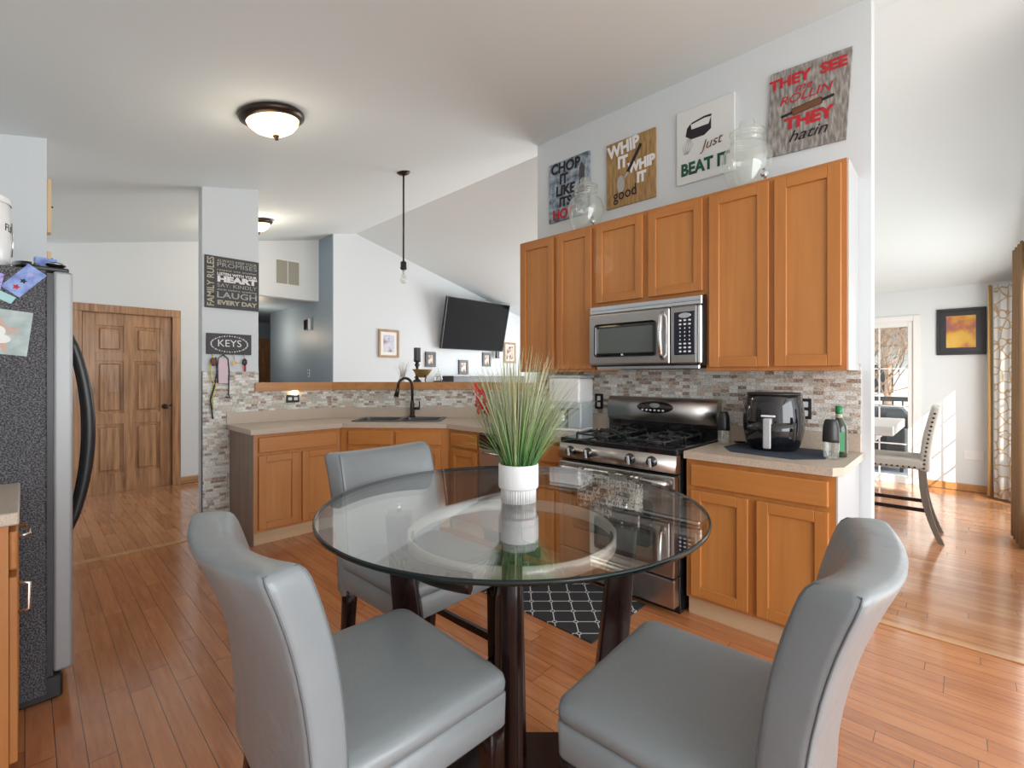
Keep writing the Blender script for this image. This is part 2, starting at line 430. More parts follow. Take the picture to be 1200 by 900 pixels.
def text(name, s, size, mat_, parent, x, z, y=-.002, rot=0, shear=0, bold=0, sx=1, depth=.0008, align='CENTER'):
    cu = bpy.data.curves.new('t', 'FONT'); cu.body = s; cu.size = size; cu.align_x = align; cu.align_y = 'CENTER'
    cu.shear = shear; cu.offset = bold; cu.extrude = depth; cu.resolution_u = 3
    o = bpy.data.objects.new('t', cu); C.objects.link(o)
    dg = bpy.context.evaluated_depsgraph_get(); dg.update()
    me = bpy.data.meshes.new_from_object(o.evaluated_get(dg)); bpy.data.objects.remove(o)
    me.name = name; me.materials.clear(); me.materials.append(mat_)
    me.transform(Matrix.Translation((x, y, z)) @ Matrix.Rotation(PI/2, 4, 'X') @ Matrix.Rotation(rot, 4, 'Z') @ Matrix.Diagonal((sx, 1, 1, 1)))
    r = bpy.data.objects.new(name, me); C.objects.link(r); r.parent = parent; return r

# ---------------------------------------------------------------- the room shell
XR = 3.18                      # face of the range wall
RX, RZ = 3.41, 3.437           # ridge
ceilA = lambda x, y=0: 2.689+.2196*x
ceilB = lambda x, y=0: RZ-.255*(x-RX)
XF = 7.55
mb = MB(); mb.box(-1.0, 3.22, -3.2, 4.53, -.08, 0); struct('floor', mb, M['floor'])
mb = MB(); mb.box(-1.0, 3.22, 4.53, 12, -.08, 0); struct('floor_entry', mb, M['floor2'])
mb = MB(); mb.box(3.22, 7.7, -.62, 6.7, -.08, 0); mb.box(3.22, 3.72, -3.2, -.62, -.08, 0); mb.box(3.22, 6, 6.7, 12, -.08, 0); struct('floor_dining', mb, M['floor2'])
mb = MB(); mb.box(0.1, 1.03, 4.50, 4.56, 0, .006, .002); struct('trim_1', mb, M['floor_trim'])
mb = MB(); mb.box(3.195, 3.245, -3.0, .36, 0, .007, .002); struct('trim_2', mb, M['floor_trim'])
mb = MB()
mb.prism([(-1.0, -3.2), (RX, -3.2), (RX, 7.0), (-1.0, 7.0)], ceilA, lambda x, y: ceilA(x)+.08)
mb.prism([(RX, -3.2), (3.72, -3.2), (3.72, -.62), (XF+.15, -.62), (XF+.15, 7.0), (RX, 7.0)], ceilB, lambda x, y: ceilB(x)+.08)
struct('ceiling', mb, M['ceiling'])
def wall(name, poly, z1, m_=None, z0=0):
    mb = MB(); mb.prism(poly, z0, z1); return struct(name, mb, m_ or M['wall'])
def rect(x0, x1, y0, y1): return [(x0, y0), (x1, y0), (x1, y1), (x0, y1)]
cA = lambda x, y: ceilA(x)+.02
cB = lambda x, y: ceilB(x)+.02
wall('wall_range', rect(XR, XR+.12, .362, 2.746), cA)
wall('wall_left', rect(-.84, -.72, -3.2, 3.95), cA)
wall('wall_left_return', rect(-.72, .089, 3.83, 3.95), cA)
wall('wall_entry_left', rect(-.03, .089, 3.95, 6.9), cA)
wall('wall_column', rect(1.029, 1.463, 4.59, 4.71), cA)
mb = MB(); YD = 6.95
for a, b, z0, z1 in ((.089, .437-.02, 0, 4), (1.262, 2.1, 0, 4), (.417, 1.262, 2.06, 4), (2.1, 3.06, 2.44, 4)):
    mb.prism(rect(a, b, YD, YD+.12), z0, (lambda x, y: ceilA(x)+.02))
struct('wall_entry', mb, M['wall_warm'])
mb = MB(); mb.prism(rect(3.062, RX, 6.5, 6.62), 0, cA); mb.prism(rect(RX, XF+.1, 6.5, 6.62), 0, cB); struct('wall_living', mb, M['wall'])
mb = MB(); mb.prism(rect(3.05, 3.062, 6.498, YD), 0, cA); mb.box(3.05, 3.17, YD, 8.95, 0, 2.46); mb.box(3.062, 3.17, 6.62, YD, 0, 2.46)
struct('wall_hall_right', mb, M['blue'])
mb = MB(); mb.box(1.98, 2.1, YD+.12, 10.6, 0, 2.46); struct('wall_hall_left', mb, M['blue'])
mb = MB(); mb.box(1.98, 6, 10.5, 10.62, 0, 2.46); mb.box(5.9, 6, 8.8, 10.5, 0, 2.46); mb.box(3.17, 6, 8.8, 8.95, 0, 2.46); struct('wall_hall_end', mb, M['blue'])
mb = MB(); mb.box(1.98, 6, YD+.12, 10.62, 2.44, 2.52); struct('ceiling_hall', mb, M['blue'])
# far dining wall with sliding door opening Y .45..2.35, z 0..2.0, and an added living room window out of view
mb = MB()
mb.prism(rect(XF, XF+.12, -.62, .45), 0, cB); mb.prism(rect(XF, XF+.12, 2.35, 2.7), 0, cB); mb.prism(rect(XF, XF+.12, 5.3, 6.6), 0, cB); mb.box(XF, XF+.12, 2.7, 5.3, 0, .5); mb.box(XF, XF+.12, 2.7, 5.3, 2.3, 2.42); mb.prism(rect(XF, XF+.12, .45, 2.35), 2.0, cB) if False else mb.box(XF, XF+.12, .45, 2.35, 2.0, 2.42)
struct('wall_dining', mb, M['wall_warm'])
# window wall of the dining room, Y=-.5, opening X 5.75..6.9
mb = MB()
for a, b, z0, z1 in ((3.6, 5.55, 0, None), (6.95, XF+.12, 0, None), (5.55, 6.95, 2.02, None)):
    if z1 is None: mb.prism(rect(a, b, -.62, -.5), z0, cB)
struct('wall_window_side', mb, M['wall_warm'])
wall('wall_rear_right', rect(3.6, 3.72, -3.2, -.62), 2.44, M['wall_warm'])
# baseboards
def base(name, x0, x1, y0, y1, m_=None):
    mb = MB(); mb.box(x0, x1, y0, y1, 0, .085, .006); struct(name, mb, m_ or M['oak_h'])
base('baseboard_entry', 1.33, 2.1, YD-.014, YD)
base('baseboard_dining', XF-.014, XF, -.5, .38, M['ledge'])
base('baseboard_window_side', 3.72, 5.5, -.5, -.486, M['ledge'])
# range wall tile
def tile_panel(parent_name, loc, rotz, length, z0, z1, parent):
    mb = MB(); mb.box(0, length, -.008, 0, z0, z1)
    o = obj('tile_backsplash', mb, M['tile'], parent); o.location = loc; o.rotation_euler = (0, 0, rotz); return o
wr = bpy.data.objects['wall_range']
tile_panel('', (XR, 2.746, 0), -PI/2, 2.746-.407, .9, 1.40, wr)
wc = bpy.data.objects['wall_column']
tile_panel('', (1.029, 4.59, 0), 0, .434, 0.0, 1.37, wc)
mb = MB(); mb.box(1.022, 1.030, 4.578, 4.592, 0, 1.37); obj('edge_strip', mb, M['black'], wc)
# half wall with ledge
K0, K1, K2, K3 = (1.463, 4.59), (2.145, 4.59), (XR, 3.555), (XR, 2.746)
q = .12*math.tan(math.radians(22.5))
back = [(K3[0]+.12, K3[1]), (K2[0]+.12, K2[1]+q), (K1[0]+q, K1[1]+.12), (K0[0], K0[1]+.12)]
mb = MB(); mb.prism([K0, K1, K2, K3] + back, 0, 1.19); wh = struct('wall_half', mb, M['wall'])
tile_panel('', (*K0, 0), 0, .682, .9, 1.19, wh)
tile_panel('', (*K1, 0), -PI/4, 1.464, .9, 1.19, wh)
tile_panel('', (*K2, 0), -PI/2, .809, .9, 1.19, wh)
q = .03*math.tan(math.radians(22.5))
lf = [(1.43, 4.556), (2.145-q, 4.556), (XR-.034, 3.555-q), (XR-.034, 2.70)]
lb = [(XR+.15, 2.752), (XR+.15, 3.555+.062), (2.145+.062, 4.74), (1.465, 4.74), (1.465, 4.581), (1.43, 4.581)]
lf[-1] = (XR-.034, 2.752)
mb = MB(); mb.prism(lf+lb, 1.192, 1.268); tag(obj('bar_ledge', mb, M['ledge']), 'long honey oak ledge capping the tiled half wall behind the sink', 'ledge')

# ---------------------------------------------------------------- interior doors
def panel_door(parent, w_, h_, n=3, name='door_leaf', mats=None):
    mb = MB(); T = .035
    st, rails = .11, None
    rows = [(.22, .78), (.90, 1.50), (1.60, 1.90)]
    zs = [0, .22, .78, .90, 1.50, 1.60, 1.90, h_]
    mid = w_/2
    for a, b in ((0, st), (mid-.05, mid+.05), (w_-st, w_)): mb.box(a, b, 0, T, .0, h_, .003)
    for a, b in ((0, .22), (.78, .90), (1.50, 1.60), (1.90, h_)): mb.box(st, w_-st, .001, T-.001, a, b, .002)
    for z0, z1 in rows:
        for a, b in ((st, mid-.05), (mid+.05, w_-st)):
            mb.box(a, b, .016, T-.004, z0, z1)
            mb.box(a+.03, b-.03, .004, .02, z0+.03, z1-.03, .012)
    return obj(name, mb, M['oak'], parent)
d = bpy.data.objects.new('door_1', None); C.objects.link(d); d.location = (.437, YD+.03, 0); d['kind'] = 'structure'
lf_ = panel_door(d, .805, 2.04)
mb = MB()
mb.cyl((.74, -.004, .96), (.74, .0, .96), .032); mb.cyl((.74, -.04, .96), (.74, 0, .96), .012); mb.sphere((.74, -.055, .96), .028, 16, (1, .8, 1))
obj('door_knob', mb, M['bronze'], lf_)
mb = MB(); mb.cyl((.796, -.004, .97), (.796, -.002, .97), .012); obj('strike_plate', mb, M['bronze'], d)
mb = MB()
mb.box(-.09, -.005, -.045, -.03, 0, 2.045, .004); mb.box(.81, .895, -.045, -.03, 0, 2.045, .004); mb.box(-.09, .895, -.045, -.03, 2.045, 2.13, .004)
mb.box(-.018, -.004, -.03, .06, 0, 2.05); mb.box(.809, .823, -.03, .06, 0, 2.05); mb.box(-.018, .823, -.028, .08, 2.041, 2.065); mb.box(-.018, .823, .036, .05, 0, 2.05)
obj('door_casing', mb, M['oak'], d)
d2 = bpy.data.objects.new('door_2', None); C.objects.link(d2); d2.location = (3.08, 10.45, 0); d2['kind'] = 'structure'
panel_door(d2, .8, 2.03); mb = MB(); mb.box(-.08, 0, 0, .04, 0, 2.1); mb.box(.8, .88, 0, .04, 0, 2.1); mb.box(0, .8, 0, .04, 2.03, 2.1); obj('door_casing', mb, M['oak'], d2)

# sliding glass door (far dining wall)
d3 = bpy.data.objects.new('door_3', None); C.objects.link(d3); d3.location = (XF, .45, 0); d3['kind'] = 'structure'
mb = MB()
for y0, y1 in ((0, .05), (.92, .98), (1.85, 1.90)): mb.box(.0, .06, y0, y1, 0, 2.0, .004)
mb.box(0, .06, .05, 1.85, 1.94, 2.0); mb.box(0, .06, .05, 1.85, 0, .09)
mb.box(-.02, .0, -.07, .0, 0, 2.07, .003); mb.box(-.02, 0, 1.9, 1.97, 0, 2.07, .003); mb.box(-.02, 0, 0, 1.9, 2.0, 2.07, .003)
fr = obj('door_frame', mb, M['white'], d3)
mb = MB()
for yy in (.33, .62, 1.26, 1.56): mb.box(.024, .036, yy-.008, yy+.008, .09, 1.94)
for zz in (.48, .95, 1.42): mb.box(.024, .036, .05, 1.85, zz-.008, zz+.008)
obj('muntin', mb, M['white'], d3)
mb = MB(); mb.box(.028, .033, .05, 1.85, .09, 1.94); obj('pane', mb, M['glass'], d3)
# window with sashes in the window-side wall
w1 = bpy.data.objects.new('window_1', None); C.objects.link(w1); w1.location = (5.55, -.5, 0); w1['kind'] = 'structure'
mb = MB()
for a, b in ((0, .05), (.675, .725), (1.35, 1.4)): mb.box(a, b, -.10, -.03, 0, 2.02)
for a, b in ((0, .08), (.62, .72), (1.96, 2.02)): mb.box(.05, 1.35, -.10, -.03, a, b)
obj('window_frame', mb, M['white'], w1)
mb = MB()
for xx in (.26, .47, .93, 1.14): mb.box(xx-.008, xx+.008, -.075, -.06, .08, 1.96)
for zz in (1.03, 1.34, 1.65): mb.box(.05, 1.35, -.075, -.06, zz-.008, zz+.008)
obj('muntin', mb, M['white'], w1)
mb = MB(); mb.box(.05, 1.35, -.069, -.066, .08, 1.96); obj('pane', mb, M['glass'], w1)

w2 = bpy.data.objects.new('added_window_2', None); C.objects.link(w2); w2.location = (XF, 2.7, .5); w2['kind'] = 'structure'  # unseen window, added as a source for the living room fill
mb = MB()
for a, b in ((0, .06), (.84, .90), (1.70, 1.76), (2.54, 2.6)): mb.box(.02, .08, a, b, 0, 1.8)
for a, b in ((0, .06), (1.74, 1.8)): mb.box(.02, .08, .06, 2.54, a, b)
obj('window_frame', mb, M['white'], w2)
mb = MB(); mb.box(.045, .05, .06, 2.54, .06, 1.74); obj('pane', mb, M['glass'], w2)

# ---------------------------------------------------------------- outside
g = bx(7.7, 40, -20, 30, -.9, -.8); g.box(-30, 7.7, -40, -3.25, -.9, -.8); g.box(3.8, 7.7, -3.25, -.7, -.9, -.8); o = struct('ground', g, M['ground'])
g = bx(7.70, 9.6, -1.2, 4, -.12, -.02); tag(obj('deck_platform', g, M['deck']), 'blue grey deck outside the sliding glass door', 'deck')
r = thing('deck_railing', 'black railing at the edge of the deck outside the glass door', 'railing', (9.5, 0, -.02))
for i in range(5): obj('post', bx(9.46, 9.54, -1.1+i*1.2, -1.02+i*1.2, -.02, 1.02), M['black'], r, w=True)
obj('top_rail', bx(9.43, 9.57, -1.1, 4, .93, 1.0), M['black'], r, w=True); obj('bottom_rail', bx(9.47, 9.53, -1.1, 4, .1, .15), M['black'], r, w=True)
mb = MB()
for i in range(42): mb.box(9.49, 9.51, -1.0+i*.12, -.98+i*.12, .12, .95)
obj('baluster_row', mb, M['black'], r, w=True)['kind'] = 'stuff'
def branchy(mb, p, d_, L, r_, depth):
    pts = [p]; dd = d_.copy()
    for i in range(4):
        dd = (dd + Vector((random.uniform(-.18, .18), random.uniform(-.18, .18), random.uniform(-.05, .15)))).normalized()
        pts.append(pts[-1]+dd*L/4)
    mb.tube(pts, [r_*(1-.12*i) for i in range(5)], 5 if depth > 1 else 4)
    if depth == 0: return
    for k in range(5 if depth > 1 else 7):
        i = random.choice((2, 3, 4))
        nd = (dd + Vector((random.uniform(-.9, .9), random.uniform(-.9, .9), random.uniform(-.3, .7)))).normalized()
        branchy(mb, pts[i], nd, L*.62, r_*.5, depth-1)
for i, (x, y, hh, lab) in enumerate(((13.5, 2.3, 2.2, 'bare winter tree directly behind the deck railing'), (22.0, 2.0, 2.6, 'bare winter tree farther out, beyond the nearer one behind the glass door'), (11.8, 8.2, 1.8, 'small bare tree farthest left outside the glass door'))):
    tr = thing('bare_tree', lab, 'tree', (x, y, -.8), group='bare trees outside')
    mb = MB()
    mb.tube([(0, 0, 0), (.03, .02, hh*.5), (0, 0, hh)], [.13, .11, .09], 8)
    obj('trunk', mb, M['bark'], tr)
    mb = MB()
    for k in range(8): branchy(mb, Vector((0, 0, hh*(.45+.07*k))), Vector((random.uniform(-.8, .8), random.uniform(-.8, .8), .7)).normalized(), 1.9, .032, 3)
    obj('branches', mb, M['bark'], tr)
hs = thing('neighbour_house', 'pale sided house standing beyond the bare trees', 'house', (28, 3, -.8))
obj('wall', bx(26, 31, -4, 7.2, -.8, 2.6), M['siding'], hs, w=True)
mb = MB(); mb.prism([(25.7, -4.3), (31.3, -4.3), (31.3, 7.5), (25.7, 7.5)], 2.6, lambda x, y: 2.7); mb.prism([(-.3, 0), (5.9, 0), (2.8, 1.9)], 0, 11.6, xf=Matrix.Translation((25.4, 7.4, 2.6)) @ Matrix.Rotation(PI/2, 4, 'X')); obj('roof', mb, M['slate'], hs, w=True)
obj('window', bx(25.96, 25.998, 2.2, 3.2, .6, 1.8), M['gloss_black'], hs, w=True)
gr = thing('barbecue_grill', 'black covered barbecue grill on the deck outside the glass door', 'grill', (8.7, .95, -.02))
mb = MB(); mb.box(-.22, .22, -.36, .36, .08, .62, .03, 2); obj('cart', mb, M['black'], gr)
mb = MB(); mb.loft([[(-.24+.0*z, -.38, z) for z in (0,)] * 0 or [Vector((x*sc, y*sc, z)) for x, y in ((-.25, -.4), (.25, -.4), (.25, .4), (-.25, .4))] for z, sc in ((.62, 1), (.78, .98), (.88, .8), (.93, .5))]); obj('lid', mb, M['black'], gr)
obj('handle', bx(-.31, -.29, -.25, .25, .72, .74), M['steel2'], gr)
for sx in (-.18, .18):
    for sy in (-.32, .32): obj('leg', bx(sx-.02, sx+.02, sy-.02, sy+.02, 0, .09), M['black'], gr)

# ---------------------------------------------------------------- cabinetry (local: x along the front, y into the cabinet, z up)
def shaker(x0, x1, z0, z1, st=.055):
    mb = MB(); y0, y1 = -.02, 0
    mb.box(x0, x0+st, y0, y1, z0, z1, .0025); mb.box(x1-st, x1, y0, y1, z0, z1, .0025)
    mb.box(x0+st, x1-st, y0, y1, z0, z0+st, .0025, mi=1); mb.box(x0+st, x1-st, y0, y1, z1-st, z1, .0025, mi=1)
    mb.box(x0+st-.004, x1-st+.004, -.006, -.001, z0+st-.004, z1-st+.004, mi=2)
    return mb
DM = [M['cab'], M['cab_h'], M['cab_panel']]
def slab(x0, x1, z0, z1):
    mb = MB(); mb.box(x0, x1, -.02, 0, z0, z1, .006, 2); return mb
def base_cab(label, loc, rotz, W, doors, drawers, depth=.58, end=None, name='base_cabinet', toe_mat=None, open_top=False):
    c = thing(name, label, 'cabinet', loc, rotz)
    mb = MB()
    if open_top:
        mb.box(0, W, 0, .02, .105, .872); mb.box(0, .02, .02, depth, .105, .872); mb.box(W-.02, W, .02, depth, .105, .872); mb.box(.02, W-.02, .02, depth, .105, .125)
    else: mb.box(0, W, 0, depth, .105, .872)
    obj('body', mb, M['cab'], c)
    obj('toe_board', bx(.0, W, .03, depth-.02, 0, .105), toe_mat or M['toe'], c)
    for a, b in drawers: obj('drawer', slab(a, b, .728, .848), M['cab_h'], c)
    for a, b in doors: obj('door', shaker(a, b, .125, .705), DM, c)
    if end is not None:
        side, m_ = end
        x = (-.006, 0) if side == 'L' else (W, W+.006)
        obj('end_panel', bx(x[0], x[1], .0, depth, 0.0, .872), m_, c)
    return c
base_cab('honey maple base cabinet with one wide drawer, nearest the tiled column', (1.235, 3.975, 0), 0, .70, [(.03, .335), (.365, .67)], [(.03, .67)], end=('L', M['cab_end']), depth=.60)
base_cab('angled honey maple sink base with two false drawer fronts', (1.938, 3.975, 0), math.radians(-49.5), .973, [(.075, .475), (.50, .90)], [(.075, .475), (.50, .90)], depth=.42, open_top=True)
base_cab('narrow honey maple base cabinet between sink base and dishwasher', (2.57, 3.235, 0), -PI/2, .405, [(.04, .375)], [(.04, .375)], depth=.60)
base_cab('narrow honey maple base cabinet between dishwasher and range', (2.57, 2.215, 0), -PI/2, .25, [(.02, .235)], [(.02, .235)], depth=.60)
base_cab('honey maple base cabinet under the black air fryer, right of the range', (2.57, 1.118, 0), -PI/2, .698, [(.03, .325), (.365, .67)], [(.03, .67)], end=('R', M['cab_white']), depth=.60)
# worktops
def sinkpt(u, v): # u along, v to the back
    a = math.radians(-45.5); return (2.49+u*math.cos(a)-v*math.sin(a), 3.87+u*math.sin(a)+v*math.cos(a))
ct = thing('worktop', 'long sand laminate worktop bending around the sink corner', 'worktop', (1.205, 3.95, .875))
mb = MB()
mb.prism([(1.205, 3.945), (1.94, 3.945), (2.544, 3.245), (2.544, 1.966), (XR-.009, 1.966), (XR-.009, 3.545), (2.141, 4.581), (1.205, 4.581)], .875, .914,
         holes=[[sinkpt(-.38, -.185), sinkpt(-.38, .185), sinkpt(.38, .185), sinkpt(.38, -.185)]])
obj('slab', mb, M['lam'], ct, w=True)
mb = MB(); e = .018; q = e*math.tan(math.radians(22.5))
mb.prism([(1.205, 4.581), (2.141, 4.581), (XR-.009, 3.545), (XR-.009, 1.966), (XR-.009-e, 1.966), (XR-.009-e, 3.545-q), (2.141-q, 4.581-e), (1.205, 4.581-e)], .914, 1.015)
obj('upstand', mb, M['lam'], ct, w=True)
ct2 = thing('worktop', 'short sand laminate worktop right of the range under the air fryer', 'worktop', (2.8, .39, .875))
mb = MB(); mb.prism([(2.544, 1.125), (2.544, .43), (2.60, .394), (XR-.009, .394), (XR-.009, 1.125)], .875, .914); mb.bm.faces.ensure_lookup_table(); obj('slab', mb, M['lam'], ct2, w=True)
obj('upstand', bx(XR-.009-e, XR-.009, .405, 1.125, .914, 1.015, .002), M['lam'], ct2, w=True)

# upper cabinets
def upper(label, y1, y0, z0, z1, splits, st=.055):
    c = thing('wall_cabinet', label, 'cabinet', (2.85, y1, z0), -PI/2)
    W = y1-y0
    obj('body', bx(0, W, 0, .328, 0, z1-z0), M['cab'], c)
    for a, b in splits: obj('door', shaker(a, b, .022, z1-z0-.022, st), DM, c)
    return c
ZT = 2.425
upper('tall two-door maple wall cabinet left of the microwave', 2.652, 1.917, 1.362, ZT, [(.02, .365), (.40, .715)])
upper('short two-door maple wall cabinet above the microwave', 1.917, 1.118, 1.826, ZT, [(.02, .385), (.425, .78)])
c = upper('tall two-door maple wall cabinet right of the microwave', 1.118, .422, 1.362, ZT, [(.02, .345), (.372, .675)], .06)
obj('end_panel', bx(.696, .702, .012, .328, 0.0, ZT-1.362), M['cab_white'], c)

# microwave
m_ = thing('microwave', 'stainless over-the-range microwave under the short wall cabinet', 'microwave', (2.78, 1.905, 1.385), -PI/2)
W, H = .79, .43
obj('case', bx(0, W, .02, .39, 0.012, H), M['black'], m_)
mb = MB(); mb.box(0, W, -.008, .03, H-.055, H-.002, .004); mb.box(0, W, -.014, .02, H-.034, H-.026, .002); obj('top_grille', mb, M['steel2'], m_)
mb = MB(); mb.box(.0, .595, -.022, .02, .02, H-.058, .012, 3); obj('door', mb, M['steel'], m_)
mb = MB(); mb.box(.599, W-.025, -.018, .02, .02, H-.058, .01, 2); cp = obj('control_panel', mb, M['steel'], m_)
mb = MB(); mb.box(W-.024, W, -.014, .02, .02, H-.058, .01, 3); obj('side_trim', mb, M['chrome'], m_)
mb = MB(); mb.box(.055, .51, -.026, -.018, .075, .30, .02, 3); wd = obj('door_window', mb, M['gloss_black'], m_)
mb = MB(); mb.box(.075, .49, -.0275, -.0255, .10, .272, .004, 1); obj('window_mesh', mb, mat('window_glass_grey', (.12, .14, .13), .12), m_)
mb = MB(); mb.box(.26, .275, -.0285, -.0265, .083, .094); obj('maker_mark', mb, M['txt_white'], m_)
mb = MB(); mb.tube([(.55, -.022, .055), (.552, -.055, .085), (.552, -.066, .18), (.552, -.066, .22), (.552, -.055, .315), (.55, -.022, .345)], [.012, .013, .014, .014, .013, .012], 10); obj('handle', mb, M['chrome'], m_)
mb = MB(); mb.box(.625, W-.035, -.022, -.016, .075, .335, .004); kp = obj('keypad', mb, mat('navy_keypad', (.012, .014, .03), .25), m_)
mb = MB()
mb.lathe([(.0, 0), (.036, 0), (.04, .003), (.036, .005)], n=24, xf=Matrix.Translation((.693, -.021, .312)) @ Matrix.Rotation(PI/2, 4, 'X') @ Matrix.Diagonal((1, .42, 1, 1))); obj('display', mb, M['steel2'], kp)
for r_ in range(9):
    for cc in range(3):
        z = .283-r_*.0235
        if r_ in (2, 3, 4, 5):
            mb = bx(.664+cc*.029-.003, .664+cc*.029+.003, -.0235, -.0215, z-.004, z+.004)
        else:
            mb = MB(); mb.sphere((.664+cc*.029, -.0225, z), .0095, 10, (1, .25, .62))
        obj('button', mb, M['txt_white'], kp)
mb = MB(); mb.box(.03, W-.03, .03, .36, -.012, .02, .006); obj('underside', mb, M['steel2'], m_)

# ---------------------------------------------------------------- range
g = thing('gas_range', 'stainless gas range with black cooktop below the microwave', 'range', (2.50, 1.952, 0), -PI/2)
W = .812
obj('body', bx(.002, W-.002, .04, .655, .0, .885), M['gloss_black'], g)
mb = MB(); mb.box(0, W, -.005, .60, .885, .925, .008, 2); obj('cooktop', mb, M['gloss_black'], g)
mb = MB(); xs = [(.0, -.01, .80), (0, -.022, .885)]
mb.loft([[Vector((x, y, z)) for y, z in ((-.012, .79), (-.028, .80), (-.010, .888), (.04, .888), (.04, .79))] for x in (0, W)]); cpn = obj('control_panel', mb, M['steel'], g)
for x in (.10, .235, .535, .672):
    mb = MB(); X = Matrix.Translation((x, -.021, .845)) @ Matrix.Rotation(math.radians(90+11), 4, 'X')
    mb.lathe([(.033, 0), (.033, .005), (.029, .007), (.027, .024), (.024, .028), (.0005, .028)], n=24, xf=X)
    k = obj('knob', mb, M['gloss_black'], cpn)
    mb = MB(); mb.box(-.008, .008, -.026, .026, .018, .036, .003, xf=X); obj('pointer', mb, M['plastic_grey'], k)
# oven door
mb = MB(); mb.box(.006, W-.006, -.03, .04, .215, .775, .008, 2); dr = obj('oven_door', mb, M['steel'], g)
mb = MB(); mb.box(.13, W-.13, -.034, -.028, .36, .62, .03, 3); obj('oven_window', mb, M['gloss_black'], g)
mb = MB(); mb.tube([(.035, -.03, .735), (.05, -.07, .737), (.12, -.078, .738), (W-.12, -.078, .738), (W-.05, -.07, .737), (W-.035, -.03, .735)], [.014, .016, .017, .017, .016, .014], 14); obj('handle', mb, M['steel2'], g)
mb = MB(); mb.box(.006, W-.006, -.026, .04, .045, .205, .008, 2); obj('drawer', mb, M['steel'], g)
mb = MB(); mb.box(.02, W-.02, -.012, .03, .203, .217); obj('vent_gap', mb, M['black'], g)
# backguard
mb = MB(); prof = [(.60, .925), (.60, 1.0), (.575, 1.03), (.570, 1.10), (.585, 1.155), (.61, 1.18), (.655, 1.18), (.655, .925)]
mb.loft([[Vector((x, y, z)) for y, z in prof] for x in (.0, W)]); bg = obj('backguard', mb, M['steel'], g)
mb = MB(); mb.box(.003, W-.003, .592, .602, .925, 1.01); obj('backguard_base', mb, M['gloss_black'], g)
X = Matrix.Translation((.385, .571, 1.112)) @ Matrix.Rotation(math.radians(90-6), 4, 'X')
mb = MB(); mb.lathe([(.0005, .004), (.13, .004), (.137, 0)], n=32, xf=X @ Matrix.Diagonal((1, .31, 1, 1))); co = obj('clock_panel', mb, M['gloss_black'], g)
mb = MB(); mb.lathe([(.0005, .006), (.038, .006), (.04, .003)], n=20, xf=X @ Matrix.Translation((0, .012, 0)) @ Matrix.Diagonal((1, .45, 1, 1))); obj('clock', mb, mat('clock_face', (.28, .32, .27), .3), co)
for i in range(6):
    mb = MB(); mb.sphere((0, 0, 0), .010, 8, (1, .62, .4)); bmesh.ops.transform(mb.bm, matrix=X @ Matrix.Translation((-.09+i*.031, -.022, .006)), verts=mb.bm.verts)
    obj('button', mb, M['txt_white'], co)
# grates and burners
for i, (gx, gy) in enumerate(((.215, .16), (.215, .44), (.60, .16), (.60, .44))):
    mb = MB(); mb.cyl((gx, gy, .925), (gx, gy, .934), .05, .045, 24); mb.cyl((gx, gy, .934), (gx, gy, .946), .036, .034, 24)
    obj('burner', mb, M['iron'], g)
    mb = MB(); s_ = .115; zt = .962
    for dx in (-1, 1):
        for dy in (-1, 1):
            mb.tube([(gx+dx*s_, gy+dy*s_, .926), (gx+dx*s_, gy+dy*s_, zt-.008), (gx+dx*(s_-.01), gy+dy*(s_-.01), zt)], .0065, 6)
    for dx, dy in ((1, 0), (-1, 0), (0, 1), (0, -1)):
        mb.tube([(gx+dx*s_, gy+dy*s_, zt-.012), (gx+dx*.085, gy+dy*.085, zt), (gx+dx*.03, gy+dy*.03, zt)], .0065, 6)
    mb.tube([(gx-s_, gy-s_, zt-.012), (gx+s_, gy-s_, zt-.012), (gx+s_, gy+s_, zt-.012), (gx-s_, gy+s_, zt-.012), (gx-s_, gy-s_, zt-.012)], .006, 6)
    obj('grate', mb, M['iron'], g)
# towel over the handle
tw = thing('dish_towel', 'newsprint patterned dish towel hung over the oven door handle', 'towel', (2.50, 1.952, 0), -PI/2)
mb = MB(); cols = 15; rings = []
path = [(-.099, .51), (-.099, .60), (-.099, .70), (-.099, .735), (-.094, .753), (-.079, .759), (-.064, .752), (-.0585, .73), (-.0585, .64), (-.0585, .55)]
for j, (y, z) in enumerate(path):
    rings.append([mb.bm.verts.new((.205+.43*k/cols, y-.0025*(1+math.sin(k*1.5)) if y < -.08 else y, z + (0 if j not in (0,) else (-.045 if k > 10 else .02*math.sin(k*.6))))) for k in range(cols+1)])
mb.skin(rings, False, False); o = obj('cloth', mb, M['towel'], tw, normals=False)
md = o.modifiers.new('solid', 'SOLIDIFY'); md.thickness = .003

# dishwasher
dw = thing('dishwasher', 'stainless dishwasher with black control strip, partly behind the plant', 'dishwasher', (2.565, 2.825, 0), -PI/2)
obj('body', bx(.003, .602, .02, .58, .09, .87), M['black'], dw)
mb = MB(); mb.box(.003, .602, -.02, .02, .12, .75, .006); obj('door', mb, M['steel'], dw)
mb = MB(); mb.box(.003, .602, -.024, .02, .755, .868, .006); obj('control_strip', mb, M['gloss_black'], dw)
mb = MB(); mb.tube([(.06, -.02, .725), (.08, -.055, .725), (.52, -.055, .725), (.54, -.02, .725)], .010, 10); obj('handle', mb, M['steel2'], dw)
obj('kick_plate', bx(.003, .602, .04, .06, 0, .11), M['black'], dw)

